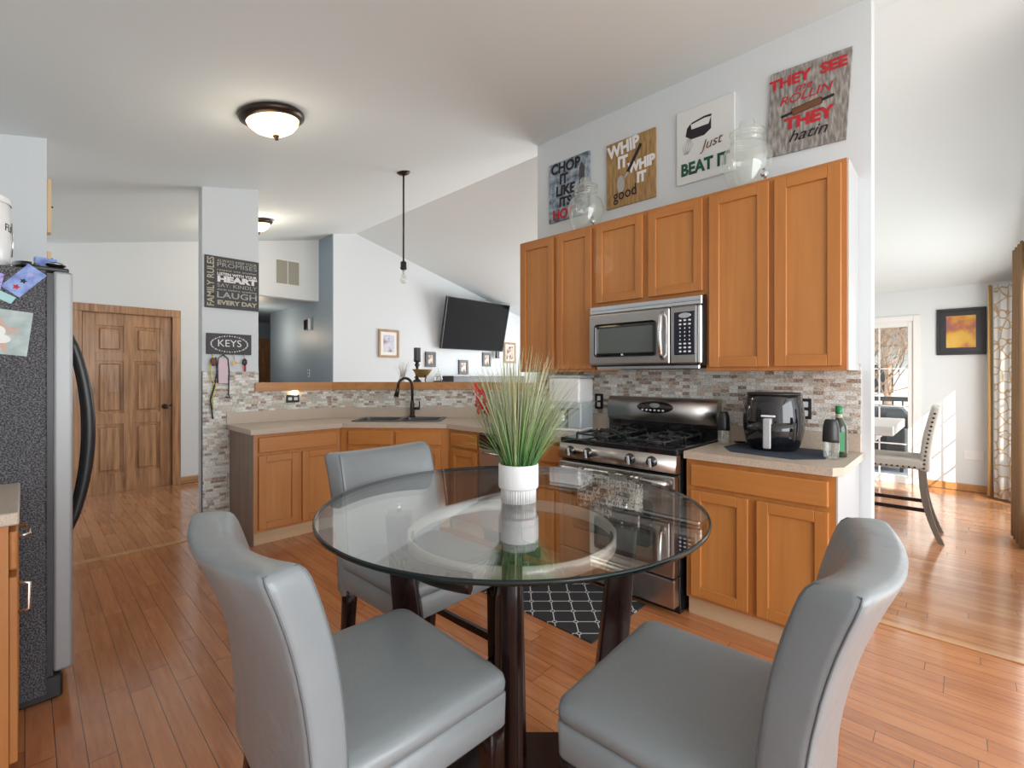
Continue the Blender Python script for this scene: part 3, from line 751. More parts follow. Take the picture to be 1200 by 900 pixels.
# ---------------------------------------------------------------- sink and faucet
a45 = math.radians(-45.5)
sk = thing('kitchen_sink', 'charcoal double-bowl drop-in sink set in the angled corner worktop', 'sink', (2.49, 3.87, .914), a45)
L_, D_ = .41, .205
def rr(x0, x1, y0, y1, r, n=4):
    P = []
    for cx, cy, a0 in ((x1-r, y1-r, 0), (x0+r, y1-r, 90), (x0+r, y0+r, 180), (x1-r, y0+r, 270)):
        for k in range(n+1):
            a = math.radians(a0+90*k/n); P.append((cx+r*math.cos(a), cy+r*math.sin(a)))
    return P
mb = MB(); mb.prism(rr(-L_, L_, -D_, D_, .03), .0005, .009, holes=[rr(-.365, -.015, -.165, .125, .04), rr(.03, .365, -.165, .125, .04)]); obj('rim', mb, M['sink'], sk)
for x0, x1 in ((-.365, -.015), (.03, .365)):
    mb = MB(); o_, i_ = rr(x0, x1, -.165, .125, .04), rr(x0+.02, x1-.02, -.145, .105, .04)
    mb.loft([[Vector((*p, .009)) for p in o_], [Vector((*p, -.18)) for p in i_]], cap=False)
    mb.prism(i_, -.184, -.18); mb.cyl(((x0+x1)/2, -.02, -.18), ((x0+x1)/2, -.02, -.176), .04, n=20)
    obj('bowl', mb, M['sink'], sk)
fc = thing('kitchen_faucet', 'dark bronze gooseneck faucet with side lever behind the sink', 'faucet', (2.655, 3.925, .9235), a45)
mb = MB(); mb.lathe([(.032, 0), (.032, .012), (.024, .02), (.021, .13), (.017, .15), (.0145, .17)], n=20); obj('base', mb, M['bronze'], fc)
mb = MB(); pts = [(0, 0, .15), (0, 0, .30)]
ux, uy = -.80, -.60
for k in range(1, 11):
    a = PI*k/10*.98; pts.append((ux*.075*(1-math.cos(a)), uy*.075*(1-math.cos(a)), .30+.085*math.sin(a)))
mb.tube(pts, .0135, 12); p = pts[-1]
obj('spout', mb, M['bronze'], fc)
mb = MB(); mb.tube([p, (p[0]+ux*.004, p[1], p[2]-.03), (p[0]+ux*.02, p[1]+uy*.02, p[2]-.10)], [.014, .018, .024], 14); obj('spray_head', mb, M['bronze'], fc)
mb = MB(); mb.tube([(.015, 0, .085), (.075, 0, .088)], [.013, .015], 12); mb.tube([(.066, 0, .088), (.072, 0, .12), (.068, 0, .16)], [.009, .007, .006], 8); obj('lever', mb, M['bronze'], fc)

# ---------------------------------------------------------------- glass table
tb = thing('dining_table', 'round glass-topped counter-height table on dark wooden legs', 'table', FL(1.575, 0), TH-PI/2)   # local y = away from photographer
R_ = .617; TZ = .915
mb = MB(); mb.lathe([(.001, TZ-.013), (R_-.006, TZ-.013)], n=96, cap=False); mb.lathe([(R_-.006, TZ), (.001, TZ)], n=96, cap=False)
top = obj('glass_top', mb, M['tabletop'], tb, normals=False, smooth=False)
mb = MB(); mb.lathe([(R_-.006, TZ-.013), (R_-.001, TZ-.0115), (R_, TZ-.0055), (R_-.001, TZ-.0015), (R_-.006, TZ)], n=96, cap=False); obj('polished_edge', mb, M['glass_edge'], top)
def leg(parent, p0, p1, w0, d0, w1, d1, ang, m_, name='leg', bev=.006):
    mb = MB(); lp = []
    c_, s_ = math.cos(ang), math.sin(ang)
    for i in range(9):
        t_ = i/8; c0 = Vector(p0).lerp(Vector(p1), t_)
        w_, d_ = w0+(w1-w0)*t_, d0+(d1-d0)*t_
        P = rr(-w_/2, w_/2, -d_/2, d_/2, bev, 2); lp.append([Vector((c0.x+x*c_-y*s_, c0.y+x*s_+y*c_, c0.z)) for x, y in P])
    mb.loft(lp); return obj(name, mb, m_, parent)
lt = TZ-.045
LG = [((-.385, .02), (-.27, -.12)), ((.385, .02), (.27, -.12)), ((0, .385), (0, .06)), ((0, -.395), (0, -.40))]
for (tx, ty), (bx_, by_) in LG:
    if ty < -.3: leg(tb, (tx, ty, lt), (bx_, by_, 0.0), .052, .052, .060, .060, 0, M['dark_wood'], bev=.018)
    else: leg(tb, (tx, ty, lt), (bx_, by_, .045), .078, .06, .10, .06, 0, M['dark_wood'])
    mb = MB(); mb.cyl((tx, ty, lt), (tx, ty, TZ-.0135), .008, n=16); mb.cyl((tx, ty, TZ-.018), (tx, ty, TZ-.0135), .011, n=16)
    obj('glass_support', mb, M['iron'] if abs(tx) < .1 else M['chrome'], tb)
mb = MB(); rg = .343
mb.lathe([(rg-.006, .787), (rg, .787), (rg, .829), (rg-.006, .829), (rg-.006, .787)], c=(0, 0.005, 0), n=80, cap=False); obj('ring_apron', mb, M['ring'], tb)
mb = MB(); P = [(x, y*.82-.205) for x, y in rr(-.33, .33, -.40, .40, .14, 6)]
mb.prism(P, .0, .045); obj('base_shelf', mb, M['dark_wood'], tb)
mb = MB(); pts = []
for k in range(13):
    a = math.radians(182+72*k/12); pts.append((.385*math.cos(a), .385*math.sin(a), .80))
mb.tube(pts, .018, 8, flat=1.6); obj('curved_rail', mb, M['dark_wood'], tb)

# potted grass
pt = thing('potted_grass', 'artificial grass with cream tips in a white ribbed pot on the glass table', 'potted plant', FL(1.575, .022, TZ+.0005))
mb = MB()
rib = lambda a, z: (.018*(1 if math.sin(a*44) > 0 else -1)) if z < .045 else 0
mb.lathe([(.05, 0), (.058, 0), (.058, .042), (.0585, .0445)], n=176, ripple=rib, cap=False)
mb.lathe([(.0585, .044), (.066, .047), (.067, .052), (.067, .122), (.064, .126), (.060, .124), (.058, .10), (.001, .10)], n=64, cap=False); mb.lathe([(.001, .001), (.058, .001)], n=48, cap=False)
obj('pot', mb, M['ceramic'], pt)
mb = MB(); mb.lathe([(.001, .108), (.058, .106)], n=24, cap=False); obj('moss', mb, M['green_dark'], pt)
m = mat('grass_blades', (.4, .5, .2), .6); t = NT(m); v, x = t.coords()
gi = t.n('ShaderNodeNewGeometry'); rnd = gi.outputs['Random Per Island']
h = t.m('ADD', t.m('DIVIDE', t.m('SUBTRACT', x[2], .1), .34), t.m('MULTIPLY', t.m('SUBTRACT', rnd, .5), .35))
c1 = t.ramp(h, [(0, (.10, .30, .12)), (.18, (.24, .42, .15)), (.4, (.42, .50, .27)), (.7, (.60, .61, .44)), (1, (.66, .60, .42))])
c2 = t.ramp(rnd, [(0, (.6, .85, .4)), (.2, (1, 1, .9)), (.4, (.35, .5, .35)), (.55, (1, 1, .95)), (.7, (.6, .68, .62)), (.85, (1, .95, .7)), (.95, (.3, .42, .3))])
t.l(t.mix(.9, c1, c2, 'MULTIPLY'), t.b.inputs['Base Color'])
m2 = m
def blade(mb, base, d0, L, w_, droop, n=8, col=0):
    p = Vector(base); d = Vector(d0).normalized(); pts = [p.copy()]
    for i in range(n):
        d = (d + Vector((0, 0, -droop*(i/n)))).normalized() if droop else d
        p = p + d*L/n; pts.append(p.copy())
    side = Vector((0, 0, 1)).cross(Vector(d0)); side = side.normalized() if side.length > 1e-3 else Vector((1, 0, 0))
    side = (side + Vector((random.uniform(-.8, .8), random.uniform(-.8, .8), 0))).normalized()
    rings = []
    for i, q in enumerate(pts):
        ww = w_*(1-(i/n)**2*.85); nn = Vector((0, 0, 1)).cross(side)*ww*.2
        rings.append([mb.bm.verts.new(q-side*ww), mb.bm.verts.new(q+nn+Vector((0, 0, .0003))), mb.bm.verts.new(q+side*ww), mb.bm.verts.new(q-nn)])
    mb.skin(rings, True, True)
mb = MB()
for i in range(620):
    a = random.uniform(0, 2*PI); r0 = .05*math.sqrt(random.random()); tilt = r0/.05*.36+random.gauss(0, .14); tilt = min(abs(tilt), .68)
    b_ = (r0*math.cos(a), r0*math.sin(a), .105); d0 = Vector((math.sin(tilt)*math.cos(a), math.sin(tilt)*math.sin(a), math.cos(tilt)))+FL(0, .07, 0)
    blade(mb, b_, d0, random.uniform(.20, .42)*(1.02-.22*tilt), random.uniform(.0009, .0030), random.uniform(-.05, .32))
for lat, dep, L, dr_ in ((1, -.1, .42, .30), (.95, -.1, .27, .25), (-1, .0, .30, .24), (-1, -.25, .26, .30), (-.9, .3, .30, .22), (-.8, -.3, .28, .3), (.7, -.5, .24, .3), (-1, .15, .22, .3), (-.9, -.1, .2, .38)):
    d0 = FL(dep, lat, 0).normalized()*.75+Vector((0, 0, .75)); blade(mb, (0.02*d0.x, .02*d0.y, .105), d0, L, .0022, dr_, 12)
obj('grass', mb, m2, pt, normals=False)
mb = MB()
for k, (lat, dz, hh) in enumerate(((-.122, .375, 1), (-.134, .36, 1), (-.108, .355, 1))):
    c0 = FL(0, lat, dz-.03); pp_ = [FL(0, lat*.25, .11), FL(0, lat*.7, .19), c0]
    mb.tube(pp_, .0012, 5, mi=1)
    for j in range(14):
        mb.sphere(c0+FL(random.uniform(-.007, .007), random.uniform(-.007, .007)-j*.0012, -.035+j*.0062), .0048, 6, (1, 1, 1.3))
obj('red_berry_spikes', mb, [M['red'], M['green_dark']], pt)

# ---------------------------------------------------------------- upholstered counter chairs (local: faces +x)
LEAN = lambda v: -.186 - .088*v**2.8
SAG = lambda v: .010 + .034*v**1.3
THK = lambda v: .070 + .018*v
def upholstered(name, label, loc, rotz, group=None):
    c = thing(name, label, 'chair', loc, rotz, group)
    W = .47
    # seat cushion: x -.21..+.23
    mb = MB()
    def loop(x0, x1, w_, z, r): return [Vector((x, y, z)) for x, y in rr(x0, x1, -w_/2, w_/2, r, 5)]
    mb.loft([loop(-.20, .225, W-.03, .592, .02), loop(-.205, .236, W-.004, .597, .028), loop(-.206, .238, W, .612, .03), loop(-.205, .236, W-.006, .627, .032), loop(-.20, .228, W-.03, .637, .04), loop(-.19, .205, W-.08, .6425, .05), loop(-.15, .16, W-.18, .646, .06), loop(-.07, .08, .12, .6475, .05)])
    obj('seat_cushion', mb, M['leather'], c)
    mb = MB(); mb.loft([loop(-.20, .228, W-.012, .515, .016), loop(-.20, .232, W-.006, .52, .018), loop(-.20, .234, W-.004, .588, .018), loop(-.20, .228, W-.02, .593, .018)]); obj('seat_apron', mb, M['leather'], c)
    # back: lofted rounded slab bent in plan, leaning and rolling outward at the top
    def bloop(z, lean, sag, th, w_, shrink=0):
        P = []; n = 16
        hw, ht = w_/2-shrink, th/2-shrink*.9; rc = min(ht*.8, .017)
        base_ = rr(-hw, hw, -ht, ht, max(rc, .003), 4)
        # refine long sides
        out = []
        for i in range(len(base_)):
            a, b = base_[i], base_[(i+1) % len(base_)]; out.append(a)
            if abs(b[0]-a[0]) > .1:
                for k in range(1, n): out.append((a[0]+(b[0]-a[0])*k/n, a[1]))
        for s_, tn in out:
            u = s_/(W/2); px_ = lean - sag*(1-u*u); slope = 2*sag*u/(W/2)
            nx, ny = 1, -slope; l_ = math.hypot(nx, ny); P.append(Vector((px_+tn*nx/l_, s_+tn*ny/l_, z)))
        return P
    lps = []
    zs = [.475, .48, .50, .56, .62, .68, .74, .80, .86, .895, .92, .945, .98, 1.008, 1.024, 1.034, 1.039, 1.041, 1.0415]
    zs = [.475+(z-.475)*.975 for z in zs]
    for i, z in enumerate(zs):
        v_ = min(1, (z-.475)/(1.038-.475))
        lean = LEAN(v_); sag = SAG(v_); th = THK(v_)
        sh = {0: .02, 1: .006}.get(i, 0) + {14: .002, 15: .007, 16: .015, 17: .030, 18: .044}.get(i, 0)
        lps.append(bloop(z - .012*0, lean, sag, th, W-.006+.012*v_, sh))
    # drop the middle of the top edge slightly
    for i, lp in enumerate(lps):
        if i > 6:
            for p_ in lp: p_.z -= .012*min(1, (i-6)/9)*(1-(p_.y/(W/2))**2)
    mb = MB(); rg = mb.loft(lps, cap=False); mb.bm.faces.new(rg[0][::-1]); tp = rg[-1]
    for k in range(4, 20): mb.bm.faces.new((tp[k], tp[k+1], tp[48-k], tp[49-k])).smooth = True
    mb.bm.faces.new(tp[45:]+tp[:5]); mb.bm.faces.new(tp[20:30]); obj('backrest', mb, M['leather'], c)
    # piping round each end of the back
    for a_, b2 in ((2, 47), (22, 27)):
        pts = [lps[i][a_].copy() for i in range(2, 16)] + [lps[15][b2].copy()] + [lps[i][b2].copy() for i in range(14, 1, -1)]
        mb = MB(); mb.tube(pts, .0022, 5); obj('piping', mb, M['seam'], c)
    for sx, sy in ((1, 1), (1, -1), (-1, 1), (-1, -1)):
        x = .205 if sx > 0 else -.175
        leg(c, (x, sy*.205, .52), (x+(.0 if sx > 0 else -.05), sy*.205, 0), .045, .045, .034, .034, 0, M['dark_wood'], bev=.004)
    obj('side_rail', bx(-.20, .20, .195, .217, .27, .30, .003), M['dark_wood'], c); obj('side_rail', bx(-.20, .20, -.217, -.195, .27, .30, .003), M['dark_wood'], c)
    obj('front_rail', bx(.195, .215, -.19, .19, .18, .215, .003), M['dark_wood'], c)
    return c

ch1 = upholstered('dining_chair', 'grey leather chair in the left foreground, seen from behind its back', (.562, 1.010, 0), math.radians(-1.5))
dup(ch1, (1.038, .415, 0), math.radians(93), 'grey leather chair in the right foreground, in front of the maple cabinets')
dup(ch1, (1.085, 1.545, 0), math.radians(-88), 'grey leather chair on the far side of the glass table, nearest the sink')

# ---------------------------------------------------------------- refrigerator and things on it
fx0, fx1, fy0, fy1, fz = -.66, .075, 2.69, 3.60, 1.765
fr_ = thing('refrigerator', 'side-by-side refrigerator with pebbled black side and steel doors', 'refrigerator', (-.3, 3.1, 0))
obj('cabinet', bx(fx0, fx1-.012, fy0, fy1, .03, fz, .006), M['fridge_side'], fr_, w=True)
obj('toe_grille', bx(fx0+.05, fx1+.035, fy0+.015, fy1-.015, 0, .10, .008), M['black'], fr_, w=True)
obj('door_gasket', bx(fx1-.012, fx1+.006, fy0+.01, fy1-.01, .10, fz-.01), M['black'], fr_, w=True)
for y0, y1, hy in ((fy0, 3.105, 3.06), (3.115, fy1, 3.16)):
    mb = MB(); mb.box(.081, .140, y0, y1, .115, fz, .010, 3); dd = obj('door', mb, M['fridge_door'], fr_, w=True)
    mb = MB(); pts = []
    for k in range(17):
        s_ = k/16; pts.append((.142+.075*math.sin(PI*s_)**.75, hy, .60+.93*s_))
    mb.tube(pts, [.013+.006*math.sin(PI*k/16) for k in range(17)], 10, flat=1.3); obj('handle', mb, M['black'], dd, w=True)
mb = MB(); mb.box(.02, .13, fy0+.03, fy0+.10, fz, fz+.02, .006, 2); obj('hinge_cover', mb, M['black'], fr_, w=True)
Y_ = fy0
def magnet(name, label, cx, cz, w_, h_, ang, m_, extra=None, th=.0015):
    o = thing(name, label, 'card' if 'card' in name else 'photograph' if 'photo' in name else 'magnet', (cx, Y_-.0003, cz))
    mb = MB(); mb.box(-w_/2, w_/2, -th, 0, -h_/2, h_/2, xf=Matrix.Rotation(ang, 4, 'Y')); obj('sheet', mb, m_, o)
    if extra: extra(o, Matrix.Rotation(ang, 4, 'Y'))
    return o
def stars(o, R):
    for i, c_ in enumerate(('txt_red', 'navy', 'card_purple')):
        mb = MB(); P = []
        for k in range(10):
            a = PI*k/5; rad = .012 if k % 2 else .006
            P.append((math.cos(a)*rad, math.sin(a)*rad))
        mb.prism(P, 0, .001, xf=R @ Matrix.Translation((0, -.0016, -.035+i*.032)) @ Matrix.Rotation(PI/2, 4, 'X')); obj('star', mb, M[c_], o)
magnet('greeting_card', 'blue card with three small stars tilted on the fridge side', -.002, 1.712, .065, .125, math.radians(38), M['card_blue'], stars)
magnet('souvenir_magnet', 'purple rounded magnet at the left of the blue starred card', -.088, 1.70, .055, .07, math.radians(10), M['card_purple'])
magnet('note_card', 'small teal card just below the purple magnet', -.075, 1.652, .10, .03, math.radians(28), M['card_teal'])
def figure(o, R):
    mb = MB(); X = Matrix.Translation((-.012, -.0018, 0)) @ Matrix.Rotation(PI/2, 4, 'X')
    def blob(cx, cy, rx, ry, rot=0, mi=0):
        P = [(rx*math.cos(2*PI*k/20), ry*math.sin(2*PI*k/20)) for k in range(20)]
        figure.k += 1; P = [(x_*.8, y_*.8) for x_, y_ in P]; cx *= .8; cy *= .8
        mb.prism(P, 0, .0004*figure.k, xf=R @ X @ Matrix.Translation((cx, cy, 0)) @ Matrix.Rotation(rot, 4, 'Z'), mi=mi)
    blob(-.01, .035, .02, .03); blob(.025, .018, .035, .009, -.5); blob(.045, .008, .028, .008, .7); blob(.0, -.065, .011, .035); blob(.02, -.07, .01, .03, .3)
    blob(-.005, .0, .024, .026, 0, 1); blob(.005, -.035, .035, .022, 0, 1)
    obj('printed_person', mb, [M['skin'], M['paper']], o)
figure.k = 0
magnet('photo_print', 'curling photo print of a standing person in white on the fridge side', -.055, 1.505, .14, .175, math.radians(6), M['photo_sky'], figure)
cn = thing('flour_canister', 'white cylindrical flour canister standing on top of the refrigerator', 'canister', (-.160, 2.835, fz+.002), 0)
mb = MB(); mb.lathe([(.001, 0), (.118, 0), (.12, .004), (.12, .262), (.116, .266)], n=40); obj('drum', mb, M['plastic_white'], cn)
mb = MB(); mb.lathe([(.123, .262), (.124, .284), (.118, .290), (.001, .292)], n=40, cap=False); obj('lid', mb, M['plastic_white'], cn)
mb = MB(); mb.tube([(.122, .02, .20), (.126, .02, .12), (.122, .02, .06)], .0025, 6); obj('clasp', mb, M['steel2'], cn)
# lettering bent round the drum
tx = text('lettering', 'FLOUR', .042, M['txt_black'], cn, 0, .165, y=0, depth=.0005, align='LEFT')
for v_ in tx.data.vertices:
    s_ = v_.co.x; a = math.radians(-30) + s_/.12; rad = .1205 - v_.co.y
    v_.co.x, v_.co.y = rad*math.cos(a), rad*math.sin(a)
ty = thing('serving_tray', 'black oval tray lying at the front edge of the fridge top', 'tray', (.005, 2.80, fz+.004), 0)
mb = MB(); mb.lathe([(.001, .004), (.085, .004), (.10, .022), (.104, .024), (.09, 0), (.001, 0)], n=40, cap=False, xf=Matrix.Diagonal((.42, .95, 1, 1))); obj('dish', mb, M['gloss_black'], ty)
mb = MB(); mb.box(-.035, .035, -.012, .012, .0, .075, .003, xf=Matrix.Rotation(.25, 4, 'Z')); cb = obj('snack_box', mb, M['card_blue']); cb.location = (.062, 2.86, fz+.002); tag(cb, 'small blue and white box on the fridge top corner', 'box')
sc = thing('sunglasses_case', 'small black rounded case at the front corner of the fridge top', 'case', (.09, 2.745, fz+.02), 0)
mb = MB(); mb.sphere((0, 0, .012), .03, 16, (1.1, 1.3, .4)); obj('shell', mb, M['gloss_black'], sc)
mb = MB(); mb.tube([(-.03, -.038, .012), (0, -.041, .012), (.03, -.036, .012)], .002, 6); obj('zipper', mb, M['steel2'], sc)
# left counter run in front of the fridge
c = base_cab('honey maple base cabinet in front of the refrigerator, at the left edge', (-.035, 2.115, 0), PI/2, .55, [(.02, .53)], [(.02, .53)], depth=.60)
mb = MB(); mb.tube([(.10, -.02, .66), (.10, -.045, .655), (.10, -.045, .57), (.10, -.02, .565)], .006, 8); obj('handle', mb, M['steel2'], c)
mb = MB(); mb.tube([(.2, -.02, .79), (.2, -.045, .79), (.35, -.045, .79), (.35, -.02, .79)], .006, 8); obj('handle', mb, M['steel2'], c)
w_ = thing('worktop', 'short sand laminate worktop beside the refrigerator at the left edge', 'worktop', (-.3, 2.3, .875))
obj('slab', bx(-.70, -.012, 2.095, 2.68, .875, .914, .004), M['lam'], w_, w=True)

# ---------------------------------------------------------------- ceiling fixtures
def dome_light(label, x, y, energy, rad=.185):
    z = ceilA(x); L = thing('ceiling_light', label, 'ceiling light', (x, y, z)); L.rotation_euler = (0, -math.atan(.2196), 0)
    mb = MB(); mb.lathe([(.001, 0), (rad*.93, 0), (rad, -.012), (rad*.98, -.03), (rad*.86, -.045), (rad*.80, -.046)], n=48, cap=False); obj('pan', mb, M['bronze'], L)
    mb = MB(); mb.lathe([(rad*.80, -.042), (rad*.76, -.062), (rad*.60, -.092), (rad*.35, -.114), (.001, -.124)], n=48, cap=False); obj('glass_bowl', mb, M['bulb'], L)
    mb = MB(); mb.lathe([(.001, -.122), (.02, -.124), (.016, -.134), (.008, -.136), (.011, -.148), (.001, -.153)], n=16, cap=False); obj('finial', mb, M['bronze'], L)
    light('ceiling_lamp_glow', 'POINT', (x, y, z-.30), energy, (1, .86, .68), radius=.12)
dome_light('dome ceiling light with bronze rim and glowing amber glass over the kitchen', 1.035, 3.02, 2.2)
dome_light('dome ceiling light half hidden behind the white column', 1.822, 5.79, 9, .17)
z = ceilA(2.447); pl = thing('pendant_lamp', 'thin dark pendant with a bare clear bulb above the sink', 'pendant lamp', (2.447, 3.76, z))
mb = MB(); mb.lathe([(.001, .01), (.062, .012), (.062, -.006), (.045, -.020), (.01, -.028), (.001, -.028)], n=32, cap=False, xf=Matrix.Rotation(-math.atan(.2196), 4, 'Y')); obj('canopy', mb, M['bronze'], pl)
mb = MB(); mb.cyl((0, 0, -.02), (0, 0, 2.39-z), .0085, n=10); obj('rod', mb, M['bronze'], pl)
mb = MB(); mb.lathe([(.012, 2.40-z), (.027, 2.39-z), (.027, 2.345-z), (.032, 2.34-z), (.026, 2.32-z), (.001, 2.32-z)], n=20); obj('socket', mb, M['iron'], pl)
mb = MB(); mb.lathe([(.014, 2.325-z), (.016, 2.29-z), (.030, 2.255-z), (.034, 2.225-z), (.026, 2.198-z), (.001, 2.188-z)], n=24, cap=False); obj('bulb', mb, M['jar_glass'], pl)
mb = MB(); mb.cyl((0, 0, 2.32-z), (0, 0, 2.28-z), .006, n=8); mb.tube([(-.006, 0, 2.28-z), (-.01, 0, 2.24-z), (0, 0, 2.25-z), (.01, 0, 2.24-z), (.006, 0, 2.28-z)], .0012, 5); obj('filament', mb, M['steel2'], pl)
light('hall_lamp_glow', 'POINT', (2.55, 8.1, 2.0), 12, (1, .82, .62), radius=.1)

# ---------------------------------------------------------------- wall things
def board(name, label, px, py, w_, h_, zc, rotz, th, m_, tilt=0, cat='sign'):
    """board whose local x runs right, z up, face at local -y; origin at its centre"""
    o = thing(name, label, cat, (px, py, zc), rotz); mb = MB(); mb.box(-w_/2, w_/2, 0, th, -h_/2, h_/2, .0015, xf=Matrix.Rotation(tilt, 4, 'Y')); obj('board', mb, m_, o); return o
RW = -PI/2
def onR(pxl, pxr, X=XR):
    Y = lambda p: X*(math.sin(TH)-math.cos(TH)*((p-600)/550))/(math.cos(TH)+math.sin(TH)*((p-600)/550))
    return Y(pxl), Y(pxr)
# sizes below are metres on the wall
SX = XR-.018
def wsign(name, label, y1, y0, z0, z1, m_, tilt=0, bw=.39, bh=.44):
    o = board(name, label, SX, (y1+y0)/2, bw, bh, (z0+z1)/2, RW, .016, m_, tilt); o.scale = ((y1-y0)/bw, 1, (z1-z0)/bh)
    return o, bw, bh
s, W, H = wsign('painted_sign', 'small blue mottled sign with a painted cleaver, leftmost above the cabinets', 2.600, 2.178, 2.652, 3.156, M['sign_blue'], bw=.383, bh=.438)
for i, (tt, mm_, xx, sz) in enumerate((('CHOP', 'txt_black', -.03, .105), ('IT', 'txt_black', -.045, .10), ('LIKE', 'txt_black', -.03, .10), ('ITS', 'txt_black', -.03, .095), ('HOT', 'txt_red', -.05, .10))):
    text('lettering', tt, sz, M[mm_], s, xx, .165-i*.085, bold=.004, sx=.95, rot=random.uniform(-.04, .04))
mb = MB(); mb.prism([(.10, -.02), (.145, -.02), (.15, .12), (.12, .16), (.10, .12)], 0, .002, xf=Matrix.Rotation(PI/2, 4, 'X')); mb.prism([(.06, -.12), (.15, -.05), (.145, -.02), (.10, -.02), (.05, -.07)], 0, .0015, xf=Matrix.Rotation(PI/2, 4, 'X')); obj('painted_cleaver', mb, M['slate'], s)
s, W, H = wsign('painted_sign', 'golden brown sign with white letters and a painted spatula', 2.018, 1.607, 2.629, 3.133, M['sign_gold'], bw=.393, bh=.422)
for tt, mm_, xx, zz, sz, rt in (('WHIP', 'txt_white', -.055, .155, .105, .08), ('IT', 'txt_white', -.06, .065, .10, 0), ('WHIP', 'txt_white', .09, .015, .085, .05), ('IT', 'txt_white', .09, -.065, .085, 0), ('good', 'txt_black', -.04, -.135, .10, .06)):
    text('lettering', tt, sz, M[mm_], s, xx, zz, bold=.005 if mm_ == 'txt_white' else .0005, rot=rt, sx=.95)
mb = MB(); mb.prism([(-.025, .0), (-.005, -.01), (.095, .135), (.08, .15)], 0, .004, xf=Matrix.Rotation(PI/2, 4, 'X')); sp_ = obj('painted_handle', mb, M['txt_black'], s)
mb = MB(); mb.prism([(-.075+.03*math.cos(a*PI/10), -.07+.055*math.sin(a*PI/10)) for a in range(20)], 0, .002, xf=Matrix.Rotation(PI/2, 4, 'X')); mb.prism([(-.05, -.03), (-.04, -.04), (-.008, -.008), (-.018, .0)], 0, .002, xf=Matrix.Rotation(PI/2, 4, 'X')); obj('painted_blade', mb, M['txt_grey'], s)
s, W, H = wsign('painted_sign', 'white sign with a painted black mixer, behind the right glass jar', 1.447, 1.062, 2.655, 3.160, M['sign_white'], bw=.392, bh=.425)
text('lettering', 'BEAT IT', .095, M['txt_green'], s, -.0, -.135, bold=.004, sx=1.0)
text('lettering', 'Just', .075, M['brown'], s, .045, -.02, shear=.4, sx=1.2, rot=.1)
mb = MB(); X = Matrix.Rotation(PI/2, 4, 'X')
mb.prism([(-.13, .06), (-.12, .105), (-.095, .125), (-.09, .09), (.03, .09), (.045, .125), (.045, .06), (.0, .035), (-.09, .035)], 0, .002, xf=X); mb.prism([(-.09, .12), (-.0, .132), (.045, .128), (.05, .14), (.0, .142), (-.09, .128)], 0, .002, xf=X); obj('painted_mixer', mb, M['txt_black'], s)
mb = MB()
for i in range(5): mb.tube([(-.115+i*.004, -.002, .04), (-.15+i*.018, -.002, -.0), (-.14+i*.006, -.002, -.045)], .0012, 4)
obj('painted_whisk', mb, M['txt_grey'], s)
s, W, H = wsign('painted_sign', 'large grey sign with red letters and a painted rolling pin', .864, .457, 2.66, 3.162, M['sign_grey'], tilt=math.radians(3.2), bw=.348, bh=.468)
for tt, mm_, xx, zz, sz, sh, bd in (('THEY  SEE', 'txt_red', -.0, .165, .075, 0, .003), ('me', 'txt_red', -.015, .112, .06, .3, .0), ('ROLLIN', 'txt_red', -.01, .06, .066, .3, .0), ('THEY', 'txt_red', .005, -.075, .085, 0, .004), ('hatin', 'slate', .0, -.15, .085, .4, .0)):
    text('lettering', tt, sz, M[mm_] if mm_ != 'slate' else M['txt_black'], s, xx, zz, shear=sh, bold=bd, rot=math.radians(-1))
mb = MB(); mb.box(-.065, .065, -.004, 0, -.026, .012, .006, 2, xf=Matrix.Translation((0, 0, -.0)) @ Matrix.Rotation(-.12, 4, 'Y')); mb.box(-.115, -.065, -.004, 0, -.014, .0, .003, xf=Matrix.Rotation(-.12, 4, 'Y'), mi=1); mb.box(.065, .115, -.004, 0, -.014, .0, .003, xf=Matrix.Rotation(-.12, 4, 'Y'), mi=1); obj('painted_rolling_pin', mb, [M['brown'], M['txt_black']], s)

# jars on the cabinets
def jar(label, x, y):
    j = thing('glass_jar', label, 'jar', (x, y, ZT+.0005))
    mb = MB(); P = [(.001, .003), (.075, .003), (.085, .02), (.115, .10), (.135, .17), (.137, .205), (.125, .25), (.10, .28), (.082, .29), (.080, .30), (.090, .305), (.090, .315), (.081, .32), (.081, .335), (.092, .34), (.092, .348)]
    mb.lathe(P, n=40, cap=False); obj('body', mb, M['jar_glass'], j)
    mb = MB(); mb.lathe([(.094, .349), (.096, .362), (.07, .375), (.04, .378), (.038, .39), (.045, .41), (.042, .425), (.025, .435), (.001, .437)], n=32, cap=False); obj('lid', mb, M['jar_glass'], j)
    mb = MB(); mb.cyl((-.06, -.10, .06), (-.075, -.125, .06), .012, n=12); mb.tube([(-.068, -.11, .09), (-.074, -.122, .07), (-.074, -.12, .03)], .007, 8); obj('spigot', mb, M['steel2'], j)
jar('glass drinks jar with lid on the cabinets, in front of the blue sign', 3.005, 2.105)
jar('glass drinks jar with lid on the cabinets, in front of the white sign', 2.995, .935)

